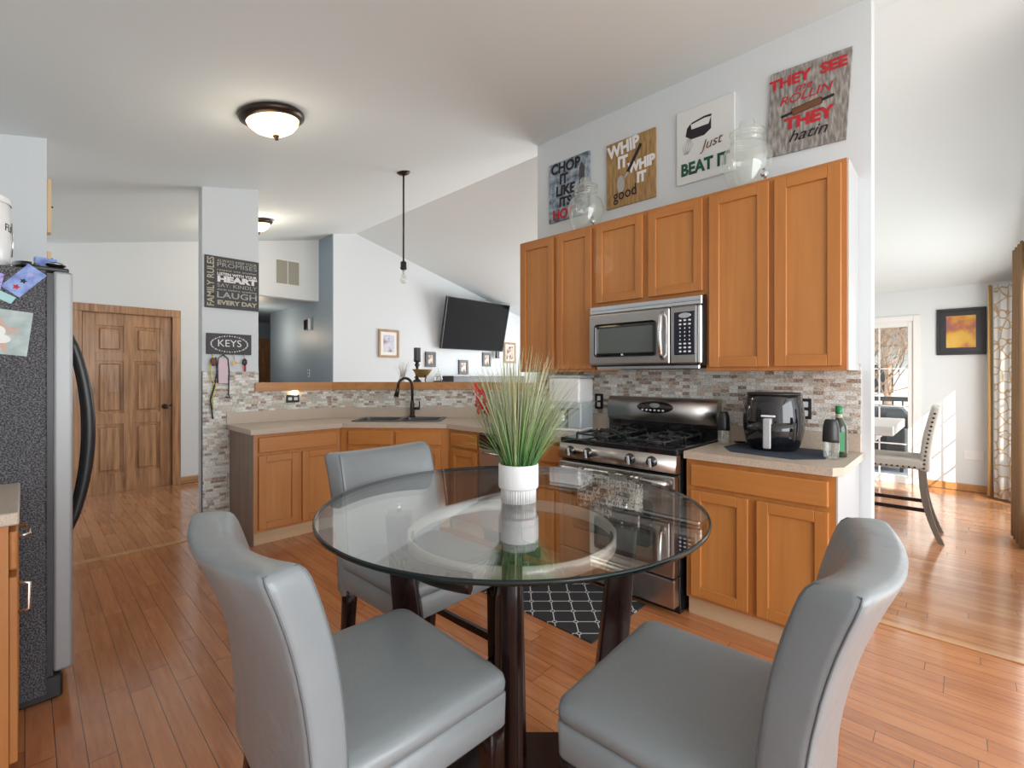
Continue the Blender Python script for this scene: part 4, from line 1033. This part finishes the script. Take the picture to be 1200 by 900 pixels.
# column signs and keys
s = board('family_rules_sign', 'tall slate lettered sign listing family rules, upper on the white column', 1.253, 4.572, .418, .44, 2.13, 0, .016, M['slate'])
text('lettering', 'FAMILY RULES', .072, M['txt_cream'], s, -.165, 0, rot=PI/2, sx=.92, bold=.0012)
for tt, zz, sz, mm_, bd in (('ALWAYS KEEP YOUR', .185, .032, 'txt_cream', 0), ('PROMISES', .150, .052, 'txt_grey', 0), ('respect one another', .108, .026, 'txt_cream', 0), ('LISTEN WITH YOUR', .072, .033, 'txt_white', .001), ('HEART', .028, .066, 'txt_white', .004), ('SAY: KINDLY', -.025, .045, 'txt_grey', 0), ('think before speaking', -.06, .024, 'txt_cream', 0), ('LAUGH', -.108, .072, 'txt_grey', .001), ('EVERY DAY', -.172, .050, 'txt_cream', .002)):
    o = text('lettering', tt, sz, M[mm_], s, .035, zz, bold=bd); wdt = max(v.co.x for v in o.data.vertices)-min(v.co.x for v in o.data.vertices)
    k = .31/wdt
    for v in o.data.vertices: v.co.x = .035+(v.co.x-.035)*k
s = board('keys_sign', 'small slate sign reading KEYS with a beaded oval, on the column', 1.228, 4.572, .345, .178, 1.605, 0, .014, M['slate'])
text('lettering', 'KEYS', .085, M['txt_white'], s, 0, .004, sx=1.0)
mb = MB()
for k in range(44):
    a = 2*PI*k/44; mb.sphere((.14*math.cos(a), -.003, .068*math.sin(a)), .0065 if k % 2 else .0045, 6)
obj('beaded_oval', mb, M['txt_white'], s)
for hx in (-.13, -.055, .03, .11):
    mb = MB(); mb.tube([(hx, 0, -.075), (hx, -.015, -.088), (hx, -.022, -.098), (hx, -.02, -.082)], .003, 6); obj('hook', mb, M['steel2'], s)
yk = 4.552
kx = 1.228
k1 = thing('key_bunch', 'bunch of keys on a long yellow-green lanyard, first hook of the keys sign', 'keys', (kx-.13, yk, 1.51))
mb = MB(); mb.tube([(0, 0, 0), (-.02, -.004, -.10), (-.015, -.004, -.2), (.02, -.004, -.26), (-.005, -.004, -.36), (0, 0, -.46)], .010, 6, flat=.4); obj('lanyard', mb, M['yellow'], k1)
mb = MB(); mb.tube([(.02, 0, -.02), (.03, -.006, -.14), (.01, -.006, -.26), (-.02, -.006, -.38), (.0, 0, -.54)], .006, 6); obj('strap', mb, M['cord'], k1)
mb = MB(); mb.sphere((0, -.008, -.06), .024, 10, (1, .4, 1.5)); obj('fob', mb, M['brown'], k1)
k2 = thing('badge_holder', 'pink badge sleeve on a black cord hanging from the keys sign', 'badge', (kx-.055, yk, 1.512))
mb = MB(); mb.tube([(0, 0, 0), (-.035, -.004, -.03), (-.045, -.004, -.12), (-.04, -.004, -.24)], .004, 6); mb.tube([(0, 0, 0), (.035, -.004, -.03), (.045, -.004, -.14), (.04, -.004, -.34), (.05, -.004, -.37), (.02, -.004, -.36)], .0055, 6); obj('neck_cord', mb, M['cord'], k2)
mb = MB(); mb.box(-.034, .034, -.004, .0, -.245, -.035, .001); obj('sleeve', mb, M['pink'], k2)
k3 = thing('brass_key', 'single brass key hanging sideways under the keys sign', 'key', (kx+.03, yk, 1.512))
mb = MB(); mb.tube([(0, 0, 0), (.002, -.003, -.045)], .002, 5); mb.cyl((0, -.004, -.07), (0, 0, -.07), .018, n=14); mb.box(.01, .075, -.004, 0, -.072, -.064); obj('blade', mb, M['gold'], k3)
k4 = thing('car_key', 'black car key with red tag on the last hook of the keys sign', 'key', (kx+.11, yk, 1.512))
mb = MB(); mb.sphere((0, -.008, -.06), .024, 12, (.9, .4, 1.3)); obj('fob', mb, M['black'], k4); mb = MB(); mb.box(-.004, .012, -.004, 0, -.14, -.08); obj('tag', mb, M['txt_red'], k4)
mb = MB(); mb.tube([(0, 0, 0), (0, -.005, -.03)], .0025, 5); obj('split_ring', mb, M['steel2'], k4)

# outlets
def outlet(name, label, loc, rotz, w_, h_, m_=None, face=None):
    o = thing(name, label, 'outlet' if 'outlet' in name else 'switch', loc, rotz)
    mb = MB(); mb.box(-w_/2, w_/2, -.007, 0, -h_/2, h_/2, .003, 2); obj('plate', mb, m_ or M['black'], o)
    for i in (-1, 1):
        mb = MB()
        if w_ > h_: mb.box(i*w_*.22-.017, i*w_*.22+.017, -.009, -.006, -.014, .014, .004, 2)
        else: mb.box(-.014, .014, -.009, -.006, i*h_*.21-.017, i*h_*.21+.017, .004, 2)
        obj('socket', mb, face or M['plastic_white'], o)
    return o
outlet('wall_outlet', 'dark outlet plate with white sockets on the tile under the ledge', (1.76, 4.581, 1.115), 0, .12, .072)
nl = thing('night_light', 'small lit night light plugged above the outlet by the column', 'night light', (1.775, 4.580, 1.155)); mb = MB(); mb.box(-.02, .02, -.03, -.002, .0, .035, .006, 2); obj('shade', mb, M['night'], nl); mb = MB(); mb.box(-.02, .02, -.03, -.002, -.012, 0); obj('plug', mb, M['plastic_white'], nl)
outlet('wall_outlet', 'dark outlet plate on the tile beside the white coffee maker', (XR-.009, 2.09, 1.13), RW, .075, .12)
outlet('wall_outlet', 'dark outlet plate on the tile right of the air fryer', (XR-.009, .668, 1.14), RW, .06, .12)
outlet('wall_outlet', 'white outlet plate low on the dining room wall below the picture', (XF-.001, -.08, .42), RW, .17, .11, M['plastic_white'])
outlet('light_switch', 'white switch plate on the blue-grey hall wall', (3.049, 7.3, 1.37), RW, .08, .12, M['plastic_white'], M['black'])
ch = thing('door_chime', 'dark rounded chime box high on the blue-grey hall wall', 'chime', (3.049, 7.3, 2.12), RW)
mb = MB(); mb.box(-.09, .06, -.05, 0, -.085, .085, .02, 3); obj('cover', mb, M['gloss_black'], ch); mb = MB(); mb.box(.06, .085, -.045, 0, -.09, .09, .01, 2); obj('side_band', mb, M['plastic_white'], ch)
# vent
vt = thing('wall_vent', 'beige return air vent with two louvered halves above the hall opening', 'vent', (2.60, YD-.001, 2.80))
mb = MB(); mb.box(-.165, .165, -.008, 0, -.18, .18, .003); obj('frame', mb, M['white'], vt)
for s_ in (-1, 1):
    mb = MB(); x0, x1 = sorted((s_*.006, s_*.155))
    mb.box(x0, x1, -.010, -.004, -.165, .165)
    for i in range(22): mb.box(x0, x1, -.014, -.008, -.16+i*.015, -.153+i*.015)
    obj('louver_panel', mb, M['vent'], vt)

# framed pictures on the living room wall (Y=6.5)
def frame(label, x0, x1, z0, z1, mframe, mart, y=6.498, bw=.035, mat_w=.0, rotz=0, name='picture_frame', loc=None):
    cx, cz = (x0+x1)/2, (z0+z1)/2; w_, h_ = x1-x0, z1-z0
    o = thing(name, label, 'picture', loc or (cx, y, cz), rotz)
    mb = MB()
    mb.box(-w_/2, w_/2, -.025, 0, h_/2-bw, h_/2, .004); mb.box(-w_/2, w_/2, -.025, 0, -h_/2, -h_/2+bw, .004)
    mb.box(-w_/2, -w_/2+bw, -.0245, 0, -h_/2+bw, h_/2-bw, .003); mb.box(w_/2-bw, w_/2, -.0245, 0, -h_/2+bw, h_/2-bw, .003); obj('frame', mb, mframe, o)
    if mat_w:
        mb = MB(); mb.box(-w_/2+bw, w_/2-bw, -.012, -.003, -h_/2+bw, h_/2-bw); obj('mount', mb, M['frame_black'] if mat_w < 0 else M['paper'], o)
    k = bw+abs(mat_w); mb = MB(); mb.box(-w_/2+k, w_/2-k, -.0135, -.002, -h_/2+k, h_/2-k); obj('print', mb, mart, o)
    return o
def wx(px, Y=6.5):
    t_ = (px-600)/550; return Y*(FW[0]+RT[0]*t_)/(FW[1]+RT[1]*t_), Y/(FW[1]+RT[1]*t_)
def pic(label, pl_, pr, pt_, pb, mf, ma, bw=.035, mw=0):
    x0, d0 = wx(pl_); x1, d1 = wx(pr); d_ = (d0+d1)/2
    return frame(label, x0, x1, 1.335+(440-pb)*d_/550, 1.335+(440-pt_)*d_/550, mf, ma, bw=bw, mat_w=mw)
pic('wood framed blue print alone on the white living room wall', 443, 467, 386.5, 419, M['frame_wood'], M['art_blue'], .035, .05)
pic('small dark framed photo left of the others, under the left end of the television', 498, 510, 412.5, 430, M['frame_black'], M['art_dark'], .05)
pic('small dark framed photo lowest in the middle, under the television', 537, 548, 422, 438.5, M['frame_black'], M['art_dark'], .045)
pic('small dark framed photo under the right end of the television', 565, 574.5, 413.5, 429.5, M['frame_black'], M['art_dark'], .045)
pic('wood framed print beside the right lower corner of the television', 590, 603.5, 401.5, 425.5, M['frame_wood'], M['art_dark'], .04, .03)
# television
tv = thing('television', 'large flat television tilted forward high on the living room wall', 'television', (5.64, 6.45, 2.22))
A = [Vector((4.905, 6.40, 1.79)), Vector((6.385, 6.40, 1.79)), Vector((6.375, 6.19, 2.66)), Vector((4.885, 6.19, 2.66))]
nrm = (A[1]-A[0]).cross(A[3]-A[0]).normalized()
if nrm.y > 0: nrm = -nrm
def slabq(quad, n_, t0, t1, ins=0):
    mb = MB(); c0 = sum(quad, Vector())/4; Q = [p + (c0-p).normalized()*ins for p in quad]
    mb.loft([[p+n_*t0 for p in Q], [p+n_*t1 for p in Q]]); return mb
obj('housing', slabq(A, nrm, -.05, .0), M['black'], tv, w=True, smooth=False); obj('screen', slabq(A, nrm, .0, .004, .02), M['tv'], tv, w=True, smooth=False)
mb = MB(); mb.box(5.4, 5.9, 6.36, 6.499, 2.1, 2.3); obj('wall_bracket', mb, M['black'], tv, w=True)
mb = MB(); mb.box(6.22, 6.30, 6.395, 6.44, 1.66, 1.80, .004); obj('sensor_box', mb, M['black'], tv, w=True)
fp = thing('media_console', 'long black console with white top under the television', 'console', (5.75, 6.3, 0))
obj('body', bx(4.95, 6.7, 6.12, 6.48, 0.0, 1.326, .004), M['black'], fp, w=True); obj('top', bx(4.92, 6.73, 6.10, 6.49, 1.326, 1.334, .002), M['white'], fp, w=True)
# things on the ledge
LZ = 1.2685
def onledge(px, s_=6.86):  # point on the ledge centre line x+y = s_
    t_ = (px-600)/550; a, b = FW[0]+RT[0]*t_, FW[1]+RT[1]*t_; d_ = s_/(a+b); return a*d_, b*d_
x, y = onledge(488); cs_ = thing('candle_holder', 'turned black candle holder with black block candle on the ledge', 'candle holder', (x, y, LZ))
x2, y2 = onledge(494.5, 6.80)
cs_.location = (x+.03, y+.03, LZ)
mb = MB(); mb.lathe([(.001, 0), (.045, 0), (.045, .012), (.018, .03), (.014, .06), (.026, .09), (.014, .12), (.014, .15), (.028, .175), (.016, .20), (.04, .215), (.04, .22), (.001, .22)], n=20); obj('stand', mb, M['black'], cs_)
mb = MB(); mb.box(-.026, .026, -.026, .026, .22, .355, .004, 2); obj('candle', mb, M['slate'], cs_)
bw_ = thing('footed_bowl', 'ornate bronze footed bowl on the ledge behind the faucet', 'bowl', (x2-.01, y2-.02, LZ))
mb = MB(); mb.lathe([(.001, .045), (.03, .045), (.055, .065), (.08, .10), (.098, .125), (.10, .13), (.094, .13), (.072, .10), (.045, .07), (.001, .06)], n=28, cap=False, ripple=lambda a, z: .03*math.sin(a*14)); obj('bowl', mb, M['gold'], bw_)
for k in range(3):
    a = 2*PI*k/3+.4; mb = MB(); mb.tube([(.05*math.cos(a), .05*math.sin(a), .07), (.075*math.cos(a), .075*math.sin(a), .05), (.055*math.cos(a), .055*math.sin(a), .015), (.07*math.cos(a), .07*math.sin(a), 0.004)], [.008, .007, .005, .004], 6); obj('foot', mb, M['bronze'], bw_)
x, y = onledge(514, 6.86); vz = thing('glass_vase', 'clear tapering glass vase on dark foot at the right of the bowl', 'vase', (x, y, LZ))
mb = MB(); mb.lathe([(.035, .012), (.04, .03), (.03, .07), (.012, .11), (.009, .16)], n=20, cap=False); obj('vessel', mb, M['jar_glass'], vz); mb = MB(); mb.lathe([(.001, 0), (.055, 0), (.055, .01), (.001, .012)], n=24); obj('foot', mb, M['black'], vz)
x, y = onledge(471, 6.86); dg_ = thing('dried_grass', 'small tuft of dried grass standing on the ledge left of the faucet', 'dried grass', (x, y, LZ))
mb = MB()
for i in range(38):
    a = random.uniform(0, 2*PI); tl_ = random.uniform(.05, .45); mb.tube([(0.01*math.cos(a), .01*math.sin(a), 0.001), (.10*math.sin(tl_)*math.cos(a), .10*math.sin(tl_)*math.sin(a), .09), (.24*math.sin(tl_)*math.cos(a), .24*math.sin(tl_)*math.sin(a), random.uniform(.14, .22))], [.0012, .001, .0006], 4)
obj('stems', mb, M['straw'], dg_)
mb = MB(); mb.lathe([(.001, 0), (.03, 0), (.034, .03), (.02, .05), (.001, .05)], n=16); obj('clay_pot', mb, M['paper'], dg_)

# ---------------------------------------------------------------- worktop things
cm = thing('coffee_maker', 'white and grey coffee maker with glass carafe left of the range', 'coffee maker', (2.935, 2.195, .9145), math.radians(-80))
mb = MB(); mb.box(-.13, .13, -.11, .13, .0, .022, .01, 2); obj('base_plate', mb, M['plastic_white'], cm)
mb = MB(); mb.box(-.13, .13, .02, .13, .02, .22, .01, 2); mb.box(.02, .13, -.09, .03, .02, .22, .008); obj('column', mb, M['plastic_grey'], cm)
mb = MB(); mb.box(-.132, .132, -.12, .13, .215, .40, .02, 3); hd = obj('brew_head', mb, M['plastic_white'], cm)
mb = MB(); mb.box(-.128, .128, -.115, .128, .402, .420, .006, 2); obj('lid', mb, M['plastic_grey'], cm)
mb = MB(); mb.box(-.132, .132, -.1225, -.10, .175, .218, .004); obj('grey_band', mb, M['plastic_grey'], cm)
mb = MB(); mb.cyl((-.095, -.1225, .185), (-.095, -.134, .185), .018, n=20); obj('dial', mb, M['txt_white'], cm)
mb = MB(); mb.lathe([(.001, .024), (.055, .024), (.062, .04), (.062, .10), (.05, .135), (.048, .15)], c=(-.06, -.05, 0), n=28, cap=False); obj('carafe', mb, M['jar_glass'], cm)
text('lettering', 'BREWSTATION', .022, M['txt_grey'], cm, -.085, .31, y=-.1215, rot=PI/2)
def cup(label, x, y, flip=True):
    o = thing('blender_cup', label, 'cup', (x, y, .9145))
    mb = MB(); mb.lathe([(.001, .002), (.030, .002), (.033, .01), (.036, .09)], n=28, cap=False); obj('clear_cup', mb, M['jar_glass'], o)
    mb = MB(); mb.lathe([(.037, .085), (.037, .10), (.035, .16), (.028, .19), (.024, .198), (.001, .198)], n=28); obj('black_top', mb, M['black'], o)
cup('black-topped clear cup standing between range and air fryer', 2.985, 1.067)
cup('black-topped clear cup standing in front of the green bottle', 2.83, .485)
bt = thing('wine_bottle', 'dark green bottle with green cap near the worktop end', 'bottle', (2.90, .475, .9145))
bt.location = (2.935, .468, .9145)
mb = MB(); mb.lathe([(.001, 0), (.034, 0), (.036, .005), (.036, .14), (.032, .165), (.015, .195), (.013, .215)], n=28); obj('body', mb, M['bottle'], bt)
mb = MB(); mb.lathe([(.0145, .20), (.0145, .222)], n=20); obj('neck_band', mb, M['txt_cream'], bt)
mb = MB(); mb.lathe([(.0155, .222), (.0165, .225), (.0165, .262), (.001, .264)], n=20); obj('cap', mb, M['green_cap'], bt)
mb = MB(); mb.prism([(-.012, .03), (.012, .03), (.012, .13), (-.012, .13)], 0, .0375, xf=Matrix.Rotation(math.radians(-62), 4, 'Z') @ Matrix.Rotation(PI/2, 4, 'X')); obj('label', mb, M['green_cap'], bt)
mt = MB(); mt.prism([(2.66, .62), (2.78, .50), (3.10, .53), (3.12, 1.00), (2.86, 1.02), (2.70, .93)], .9145, .9175); tag(obj('drying_mat', mt, M['navy']), 'dark navy cloth mat spread under the air fryer', 'mat')
af = thing('air_fryer', 'bulging black air fryer with silver basket handle on the navy mat', 'air fryer', (2.965, .785, .9185), math.radians(-84))
mb = MB()
def afl(r_, z, sq=1.0): return [Vector(((r_)*math.copysign(abs(math.cos(2*PI*k/40))**.93, math.cos(2*PI*k/40)), r_*math.copysign(abs(math.sin(2*PI*k/40))**.93, math.sin(2*PI*k/40)), z)) for k in range(40)]
mb.loft([afl(.115, 0), afl(.125, .008), afl(.143, .05), afl(.154, .11), afl(.156, .17), afl(.150, .24), afl(.140, .29), afl(.134, .308)]); obj('shell', mb, M['gloss_black'], af)
mb = MB(); mb.loft([afl(.136, .308), afl(.138, .314), afl(.134, .320), afl(.06, .322)]); obj('top_rim', mb, M['black'], af)
mb = MB()
lp = []
for z, r0 in ((.03, .1385), (.06, .1475), (.11, .1555), (.16, .1575)):
    lp.append([Vector((r0*math.cos(a), r0*math.sin(a), z)) for a in [math.radians(-90+x) for x in range(-52, 53, 8)]])
mb.skin([[mb.bm.verts.new(p*1.004 if False else Vector((p.x*1.01, p.y*1.01, p.z))) for p in l_] for l_ in lp], False, False); o = obj('basket_front', mb, M['gloss_black'], af); md = o.modifiers.new('s', 'SOLIDIFY'); md.thickness = .003; md.offset = 0
mb = MB(); mb.box(-.019, .019, -.205, -.185, .022, .185, .006, 3); mb.box(-.019, .019, -.19, -.14, .15, .185, .004); obj('basket_handle', mb, mat('silver_plastic', (.50, .50, .51), .4, .3), af)
mb = MB(); mb.box(-.035, .035, -.168, -.155, .19, .20, .003); obj('display_strip', mb, M['txt_white'], af)
mb = MB(); mb.tube([(-.10, .08, .002), (-.19, .04, .004), (-.22, .08, .01), (-.17, .12, .006)], .006, 6); obj('power_cord', mb, M['black'], af)

# trellis rug in front of the range
mb = MB(); mb.box(1.955, 2.50, 1.33, 2.45, .0005, .008, .002); tag(obj('kitchen_rug', mb, M['rug']), 'black rug with white trellis pattern on the floor before the range', 'rug')
# hanging pieces on the left return wall edge
for nm, lab, z0, z1, y0 in (('wooden_plaque', 'pale wooden plaque edge-on at the end of the left wall, the upper one', 2.17, 2.48, 3.845), ('wooden_hook_rail', 'small pale wooden rail edge-on at the end of the left wall, the lower one', 1.98, 2.06, 3.845)):
    o = thing(nm, lab, 'plaque', (.09, y0+.045, z0)); mb = MB(); mb.box(.0895, .108, y0, y0+.09, z0, z1, .003); obj('board', mb, M['pine'], o, w=True)
    mb = MB(); mb.sphere((.111, y0+.02, (z0+z1)/2), .006, 8); obj('stud', mb, M['bronze'], o, w=True)

# ---------------------------------------------------------------- dining room
dt = thing('counter_table', 'pale grey counter-height table behind the range wall in the dining room', 'table', (5.8, 1.1, 0))
obj('tabletop', bx(4.98, 6.0, .42, 2.0, .83, .912, .006), M['table_grey'], dt, w=True)
obj('apron', bx(5.08, 5.9, .55, 1.9, .77, .83), M['table_grey'], dt, w=True)
for x in (5.45, 5.85):
    for y in (.95, 1.85): obj('leg', bx(x-.04, x+.04, y-.04, y+.04, 0, .77, .006), M['grey_wood'], dt, w=True)
def dining(label, loc, rotz):
    c = thing('counter_chair', label, 'chair', loc, rotz)   # faces +x
    mb = MB(); mb.box(-.22, .24, -.22, .22, .575, .66, .022, 3); st_ = obj('seat', mb, M['linen'], c)
    lps = []
    for z, xc, th, hw in ((.56, -.215, .06, .20), (.57, -.217, .07, .215), (.70, -.225, .07, .218), (.85, -.245, .07, .22), (1.0, -.275, .065, .22), (1.07, -.29, .06, .215), (1.085, -.293, .04, .20)):
        lps.append([Vector((xc+y, x, z)) for x, y in rr(-hw, hw, -th/2, th/2, .02, 4)])
    mb = MB(); mb.loft(lps); bk = obj('backrest', mb, M['linen'], c)
    for sy in (-1, 1):
        for i in range(14):
            z = .59+i*.034; v_ = (z-.56)/.51; mb = MB(); mb.sphere((-.215-.075*v_**1.6, sy*.221, z), .0085, 8, (1, .5, 1)); obj('nailhead', mb, M['nail'], bk)
        for i in range(12):
            mb = MB(); mb.sphere((-.16+i*.036, sy*.2215, .592), .008, 8, (1, .5, 1)); obj('nailhead', mb, M['nail'], st_)
        leg(c, (.19, sy*.19, .58), (.19, sy*.19, 0), .045, .045, .032, .032, 0, M['grey_wood'])
        mb = MB(); lp = []
        for k in range(9):
            s_ = k/8; z = .58*(1-s_); x = -.205-.0*s_-.115*s_**2.2; h_ = .024-.006*s_
            lp.append([Vector((x+a_*h_, sy*.19+b_*h_*.9, z)) for a_, b_ in ((-1, -1), (1, -1), (1, 1), (-1, 1))])
        mb.loft(lp); obj('leg', mb, M['grey_wood'], c, smooth=False)
        obj('stretcher', bx(-.24, .18, sy*.19-.01, sy*.19+.01, .235, .265), M['dark_wood'], c)
    obj('stretcher', bx(.18, .20, -.18, .18, .16, .19), M['dark_wood'], c)
    return c
dining('grey linen counter chair with nailhead trim by the sunny dining wall', (5.20, .455, 0), math.radians(92))
# painting on far wall
YP = lambda px: XF*(math.sin(TH)-math.cos(TH)*((px-600)/550))/(math.cos(TH)+math.sin(TH)*((px-600)/550))
ya, yb = YP(1097.5), YP(1156)
frame('black framed abstract gold and blue print on the dining room wall', 0, ya-yb, 0, .54, M['frame_black'], M['art_sunset'], bw=.03, mat_w=-.055, rotz=-PI/2, loc=(XF-.001, (ya+yb)/2, 1.335+.48+.03))
# curtains
def curtain(name, label, p0, p1, z0, z1, m_, amp=.03, waves=7, taper=0, th=.003):
    o = thing(name, label, 'curtain', (p0[0], p0[1], z0)); mb = MB(); n = waves*8; rings = []
    d = Vector((p1[0]-p0[0], p1[1]-p0[1], 0)); nn = Vector((-d.y, d.x, 0)).normalized()
    for zz in range(9):
        v_ = zz/8; rg = []
        for k in range(n+1):
            s_ = k/n; p_ = Vector((p0[0], p0[1], 0))+d*s_*(1-taper*math.sin(PI*v_)*.3)+nn*amp*math.sin(2*PI*waves*s_+.4*math.sin(v_*5))*(1-.25*v_)
            p_.z = z0+(z1-z0)*v_; rg.append(mb.bm.verts.new(p_))
        rings.append(rg)
    mb.skin(rings, False, False); q_ = obj('panel', mb, m_, o, w=True, normals=False); md = q_.modifiers.new('s', 'SOLIDIFY'); md.thickness = th
    return o
curtain('long_curtain', 'tan curtain panel at the far end of the dining window', (7.46, -.21), (7.27, -.20), .03, 2.32, M['tan_curtain'], .02, 3)
curtain('sheer_curtain', 'sheer white curtain with beige lattice pattern in the dining window', (7.20, -.23), (7.06, -.44), .03, 2.30, M['sheer'], .014, 3)
curtain('long_curtain', 'dark brown curtain panel at the right edge, nearer than the sheer one', (5.72, -.30), (5.25, -.33), .02, 2.36, M['brown_curtain'], .03, 4)
cr = thing('curtain_rod', 'dark curtain rod with rings along the dining window wall', 'curtain rod', (6.2, -.33, 2.33))
mb = MB(); mb.tube([(5.0, -.39, 2.385), (7.48, -.39, 2.385)], .012, 10); obj('rod', mb, M['bronze'], cr, w=True)
for xx in (5.1, 7.3):
    mb = MB(); mb.tube([(xx, -.39, 2.385), (xx, -.499, 2.385)], .008, 8); obj('bracket', mb, M['bronze'], cr, w=True)
for xx in (6.6, 6.75, 6.9, 7.05):
    mb = MB(); mb.tube([(xx, -.39+.022*math.cos(a*PI/6), 2.375+.022*math.sin(a*PI/6)) for a in range(13)], .003, 5); obj('ring', mb, M['bronze'], cr, w=True)
